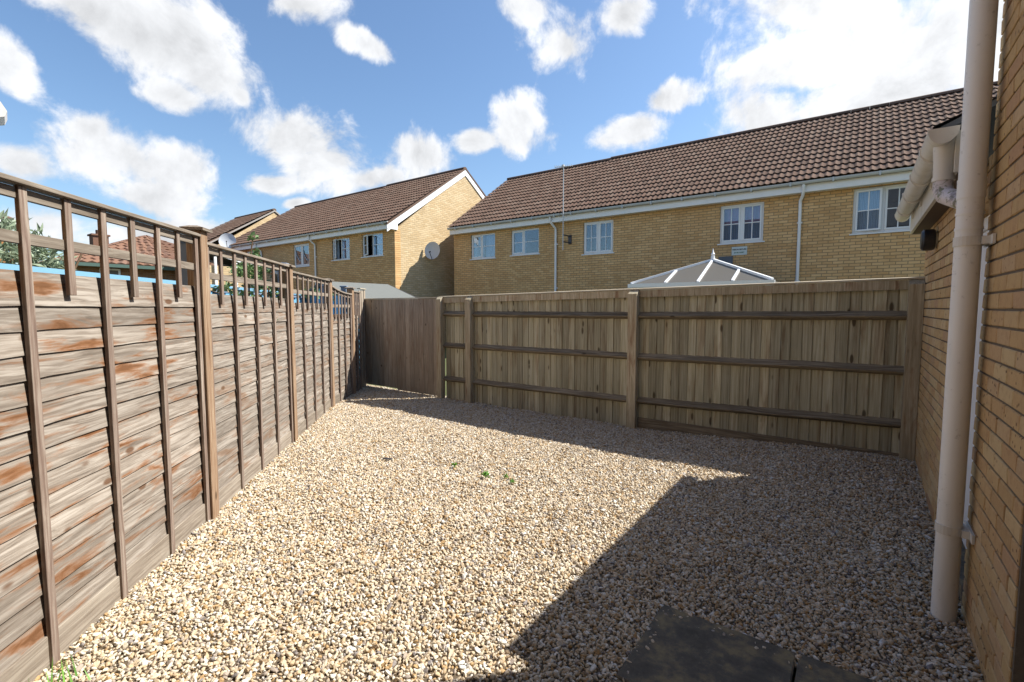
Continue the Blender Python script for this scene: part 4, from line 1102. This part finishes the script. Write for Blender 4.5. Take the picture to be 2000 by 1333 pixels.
# bungalow: near wall faces the yard
bg_ = hip_house('bungalow', 'brown brick bungalow with an orange tiled hip roof seen through the trellis', -28.9, 8.6, R(0), 8.4, 7.2, 3.28, 4.95, 2.2, M_BROWNBRICK, M_OTILE)
MB().box(-1.6, -1.0, -1.5, -.9, 4.2, 5.0).box(-1.66, -.94, -1.56, -.84, 5.0, 5.08).tube([(-1.3, -1.2, 5.08), (-1.3, -1.2, 5.3)], .12, 10).build('chimney', M_OTILE, bg_)
wf = MB().bbox(4.205, 4.26, .55, .63, 2.25, 3.12, .005).bbox(4.205, 4.26, 1.75, 1.83, 2.25, 3.12, .005).bbox(4.205, 4.26, .63, 1.75, 3.05, 3.12, .005).bbox(4.205, 4.26, .63, 1.75, 2.25, 2.32, .005).bbox(4.205, 4.26, 1.15, 1.22, 2.32, 3.05, .005).build('window', M_WHITE, bg_)
MB().box(4.22, 4.23, .63, 1.15, 2.32, 3.05).box(4.22, 4.23, 1.22, 1.75, 2.32, 3.05).build('pane', M_LACE, wf)
wf2 = MB().bbox(4.205, 4.26, -2.6, -2.53, 2.3, 3.12, .005).bbox(4.205, 4.26, -2.0, -1.93, 2.3, 3.12, .005).bbox(4.205, 4.26, -2.53, -2.0, 3.05, 3.12, .005).build('window', M_WHITE, bg_)
MB().box(4.22, 4.23, -2.53, -2.0, 2.3, 3.05).build('pane', M_GREYCURT, wf2)
MB().tube([(4.42, -.55, 3.5), (4.42, -.55, 3.15), (4.30, -.62, 2.95), (4.26, -.62, 2.7), (4.26, -.62, 0)], .05, 8).build('downpipe', M_WHITE, bg_, smooth=True)
# house cut by the left edge
lh = hip_house('brick_house', 'orange brick house with a brown roof cut by the left edge of the photo', -17.55, -1.80, 0, 6.3, 7.6, 3.34, 5.6, 2.0, M_ORANGEBRICK, M_TILE, .12, M_FASCIA)

# white floodlight at the left edge, on a pole in the next garden
fl = thing('floodlight', 'white floodlight head poking in at the left edge against the sky', 'floodlight', (-2.585, .335, 2.262), 0)
fl.rotation_euler = (R(-20), 0, R(-8))
hd = MB(); cz = [(-.14, -.048), (.012, -.048), (.052, -.010), (.052, .012), (.028, .034), (-.14, .034)]
hd.prism(cz, 'x', -.06, .06)
hd.build('housing', M_WHITE, fl)
MB().prism([(-.13, -.036), (.006, -.036), (.036, -.008), (.036, .008), (-.13, .008)], 'x', .0605, .0655).build('lens', plain('lamp_lens', (.45,.47,.47), .2, .5, .05), fl)
MB().tube([(-.03, -.12, .0), (-.06, -.22, .03), (-.10, -.36, .02), (-.10, -.42, -.1), (-.10, .40, -2.25)], .022, 10).build('pole', M_WHITE, fl, smooth=True)

# ------------------------------------------------------------------ plants
def leafmass(mb, c, rad, n, size, rr, aspect=.55, up=.3, shape=1.0):
    for _ in range(n):
        d = Vector((rr.gauss(0, 1), rr.gauss(0, 1), rr.gauss(0, 1)))
        d = d.normalized() * (rr.random() ** (.42 * shape))
        p = Vector(c) + Vector((d.x * rad[0], d.y * rad[1], d.z * rad[2]))
        ax = Vector((rr.gauss(0, 1), rr.gauss(0, 1), rr.gauss(0, .6) + up)).normalized()
        sd = ax.cross(Vector((rr.gauss(0, 1), rr.gauss(0, 1), rr.gauss(0, 1)))).normalized(); s = size * rr.uniform(.6, 1.3)
        nr = ax.cross(sd) * s * .12
        mb.add([p, p + ax * s * .5 + sd * s * aspect * .5 - nr, p + ax * s, p + ax * s * .5 - sd * s * aspect * .5 - nr], [(0, 1, 2), (0, 2, 3)])
def plant(name, label, cat, loc, blobs, size, mat, stems, seed, aspect=.55, up=.3):
    t = thing(name, label, cat, loc); rr = random.Random(seed); mb = MB()
    for (c, rad, n) in blobs: leafmass(mb, c, rad, n, size, rr, aspect, up)
    f = mb.build('foliage', mat, t); f['kind'] = 'stuff'
    st = MB()
    for pts, r in stems: st.tube(pts, [r * (1 - .6 * i / (len(pts) - 1)) for i in range(len(pts))], 6)
    st.build('stem', M_STEM, t, smooth=True)
    return t
vx = Vector((-5.02, 2.62, 0)) + Vector((nrm.x, nrm.y, 0)) * .10
def vl(s, d, z): return tuple(Vector((u.x, u.y, 0)) * s + Vector((nrm.x, nrm.y, 0)) * d + Vector((0, 0, z)))
plant('rose_vine', 'green climbing rose pushing through the trellis beside the second post', 'climbing plant', tuple(vx),
      [(vl(-.05, .05, 1.93), (.22, .2, .13), 130), (vl(-.26, .08, 1.90), (.16, .12, .10), 80), (vl(-.42, .10, 1.74), (.16, .10, .09), 36), (vl(.10, .02, 1.77), (.13, .12, .12), 60),
       (vl(-.15, .15, 1.66), (.22, .15, .10), 50), (vl(.12, -.10, 1.70), (.09, .06, .10), 40), (vl(-.02, .02, 2.10), (.07, .07, .07), 24), (vl(-.10, .02, 2.25), (.04, .04, .05), 9), (vl(-.75, .2, 1.70), (.25, .15, .07), 30),
       (vl(-.02, -.10, 1.40), (.03, .03, .12), 16)],
      .058, M_LEAF, [([vl(-.1, .15, 0), vl(-.1, .12, .9), vl(-.05, .1, 1.6), vl(-.12, .06, 1.95), vl(-.10, .02, 2.26)], .014), ([vl(-.05, .1, 1.6), vl(.1, .0, 1.7), vl(.2, -.06, 1.72)], .008),
                     ([vl(.0, -.08, 1.75), vl(-.02, -.085, 1.5), vl(-.03, -.08, 1.25)], .008), ([vl(-.1, .12, 1.5), vl(-.4, .14, 1.65), vl(-.8, .2, 1.72)], .008)], 5, .7, .1)
plant('shrub', 'spiky silver-green shrub behind the stained fence panel', 'shrub', (-9.0, 1.2, 0),
      [((0, 0, 2.25), (.6, .6, .42), 620), ((-.1, .35, 2.2), (.5, .3, .32), 240), ((.0, -.7, 2.15), (.5, .5, .36), 320), ((0, -.2, 1.5), (.8, .8, .7), 500), ((0, -.1, 2.62), (.25, .3, .16), 60)],
      .16, M_LEAFPALE, [([(0, 0, 0), (.05, .05, 1.2), (0, .1, 2.3)], .05), ([(0, 0, .6), (.1, .5, 1.6), (0, .8, 2.3)], .03), ([(0, 0, .6), (0, -.4, 1.6), (.1, -.7, 2.3)], .03)], 8, .22, .7)
plant('palm_shrub', 'yellow-green feathery shrub beside the bungalow', 'shrub', (-20.4, 6.5, 0),
      [((0, .3, 2.05), (.4, .5, .35), 220), ((0, .3, 1.2), (.6, .8, .7), 160)], .24, M_LEAF, [([(0, 0, 0), (0, .1, 1.2), (0, 0, 2.2)], .06)], 9, .2, .6)
plant('shrub', 'low green bush at the left corner of the bungalow', 'shrub', (-24.0, 4.6, 0), [((0, 0, 2.3), (.6, .8, .55), 300), ((0, 0, 1.2), (.7, .8, .8), 200)], .22, M_LEAF, [([(0, 0, 0), (0, 0, 2.0)], .05)], 12)
plant('flowering_shrub', 'small leafy shrub showing above the third lap panel', 'shrub', (-8.1, 5.0, 0), [((0, 0, 1.80), (.12, .16, .14), 50), ((.0, .4, 1.78), (.1, .1, .10), 26), ((0, .1, 1.2), (.25, .3, .4), 90)], .09, M_LEAF, [([(0, 0, 0), (0, 0, 1.9)], .02)], 14)
ws = [((-3.10, 3.34), .032, 'bright green weed sprouting alone, left of the other gravel weeds'), ((-2.67, 3.30), .042, 'largest green weed sprouting in the sunlit gravel'),
      ((-2.52, 3.40), .022, 'tiny weed just right of the largest gravel weed'), ((-2.40, 3.33), .024, 'flat little weed rightmost among the gravel weeds')]
for i, ((wx, wy), s_, lb) in enumerate(ws):
    rr = random.Random(40 + i); mb = MB(); leafmass(mb, (0, 0, s_ * .55), (s_ * .5, s_ * .5, s_ * .5), 22, s_, rr, .5, .8)
    w_ = mb.build('weed', M_WEED, None, (wx, wy, bed_z(wx, wy) + .012)); tag(w_, lb, 'weed', 'weeds in the gravel')
rr = random.Random(77); mb = MB()
for i in range(18):
    a = rr.uniform(0, 6.28); p = Vector((rr.gauss(0, .05), rr.gauss(0, .05), 0)); tip = p + Vector((math.cos(a) * .04, math.sin(a) * .04, rr.uniform(.05, .11))); sd = Vector((-math.sin(a), math.cos(a), 0)) * .004
    mb.add([p - sd, p + sd, tip], [(0, 1, 2)])
gt_ = mb.build('grass_tuft', M_WEED, None, (-2.60, .42, .01)); tag(gt_, 'thin grass tuft at the foot of the nearest lap panel', 'grass tuft')
sl_ = MB().bbox(-.05, .05, -.012, .012, 0, .012, .003).build('slate_chip', M_DARK, None, (-3.78, 3.10, bed_z(-3.78, 3.10) + .02), R(20)); tag(sl_, 'dark splinter lying on the sunlit gravel left of the weeds', 'stone chip')
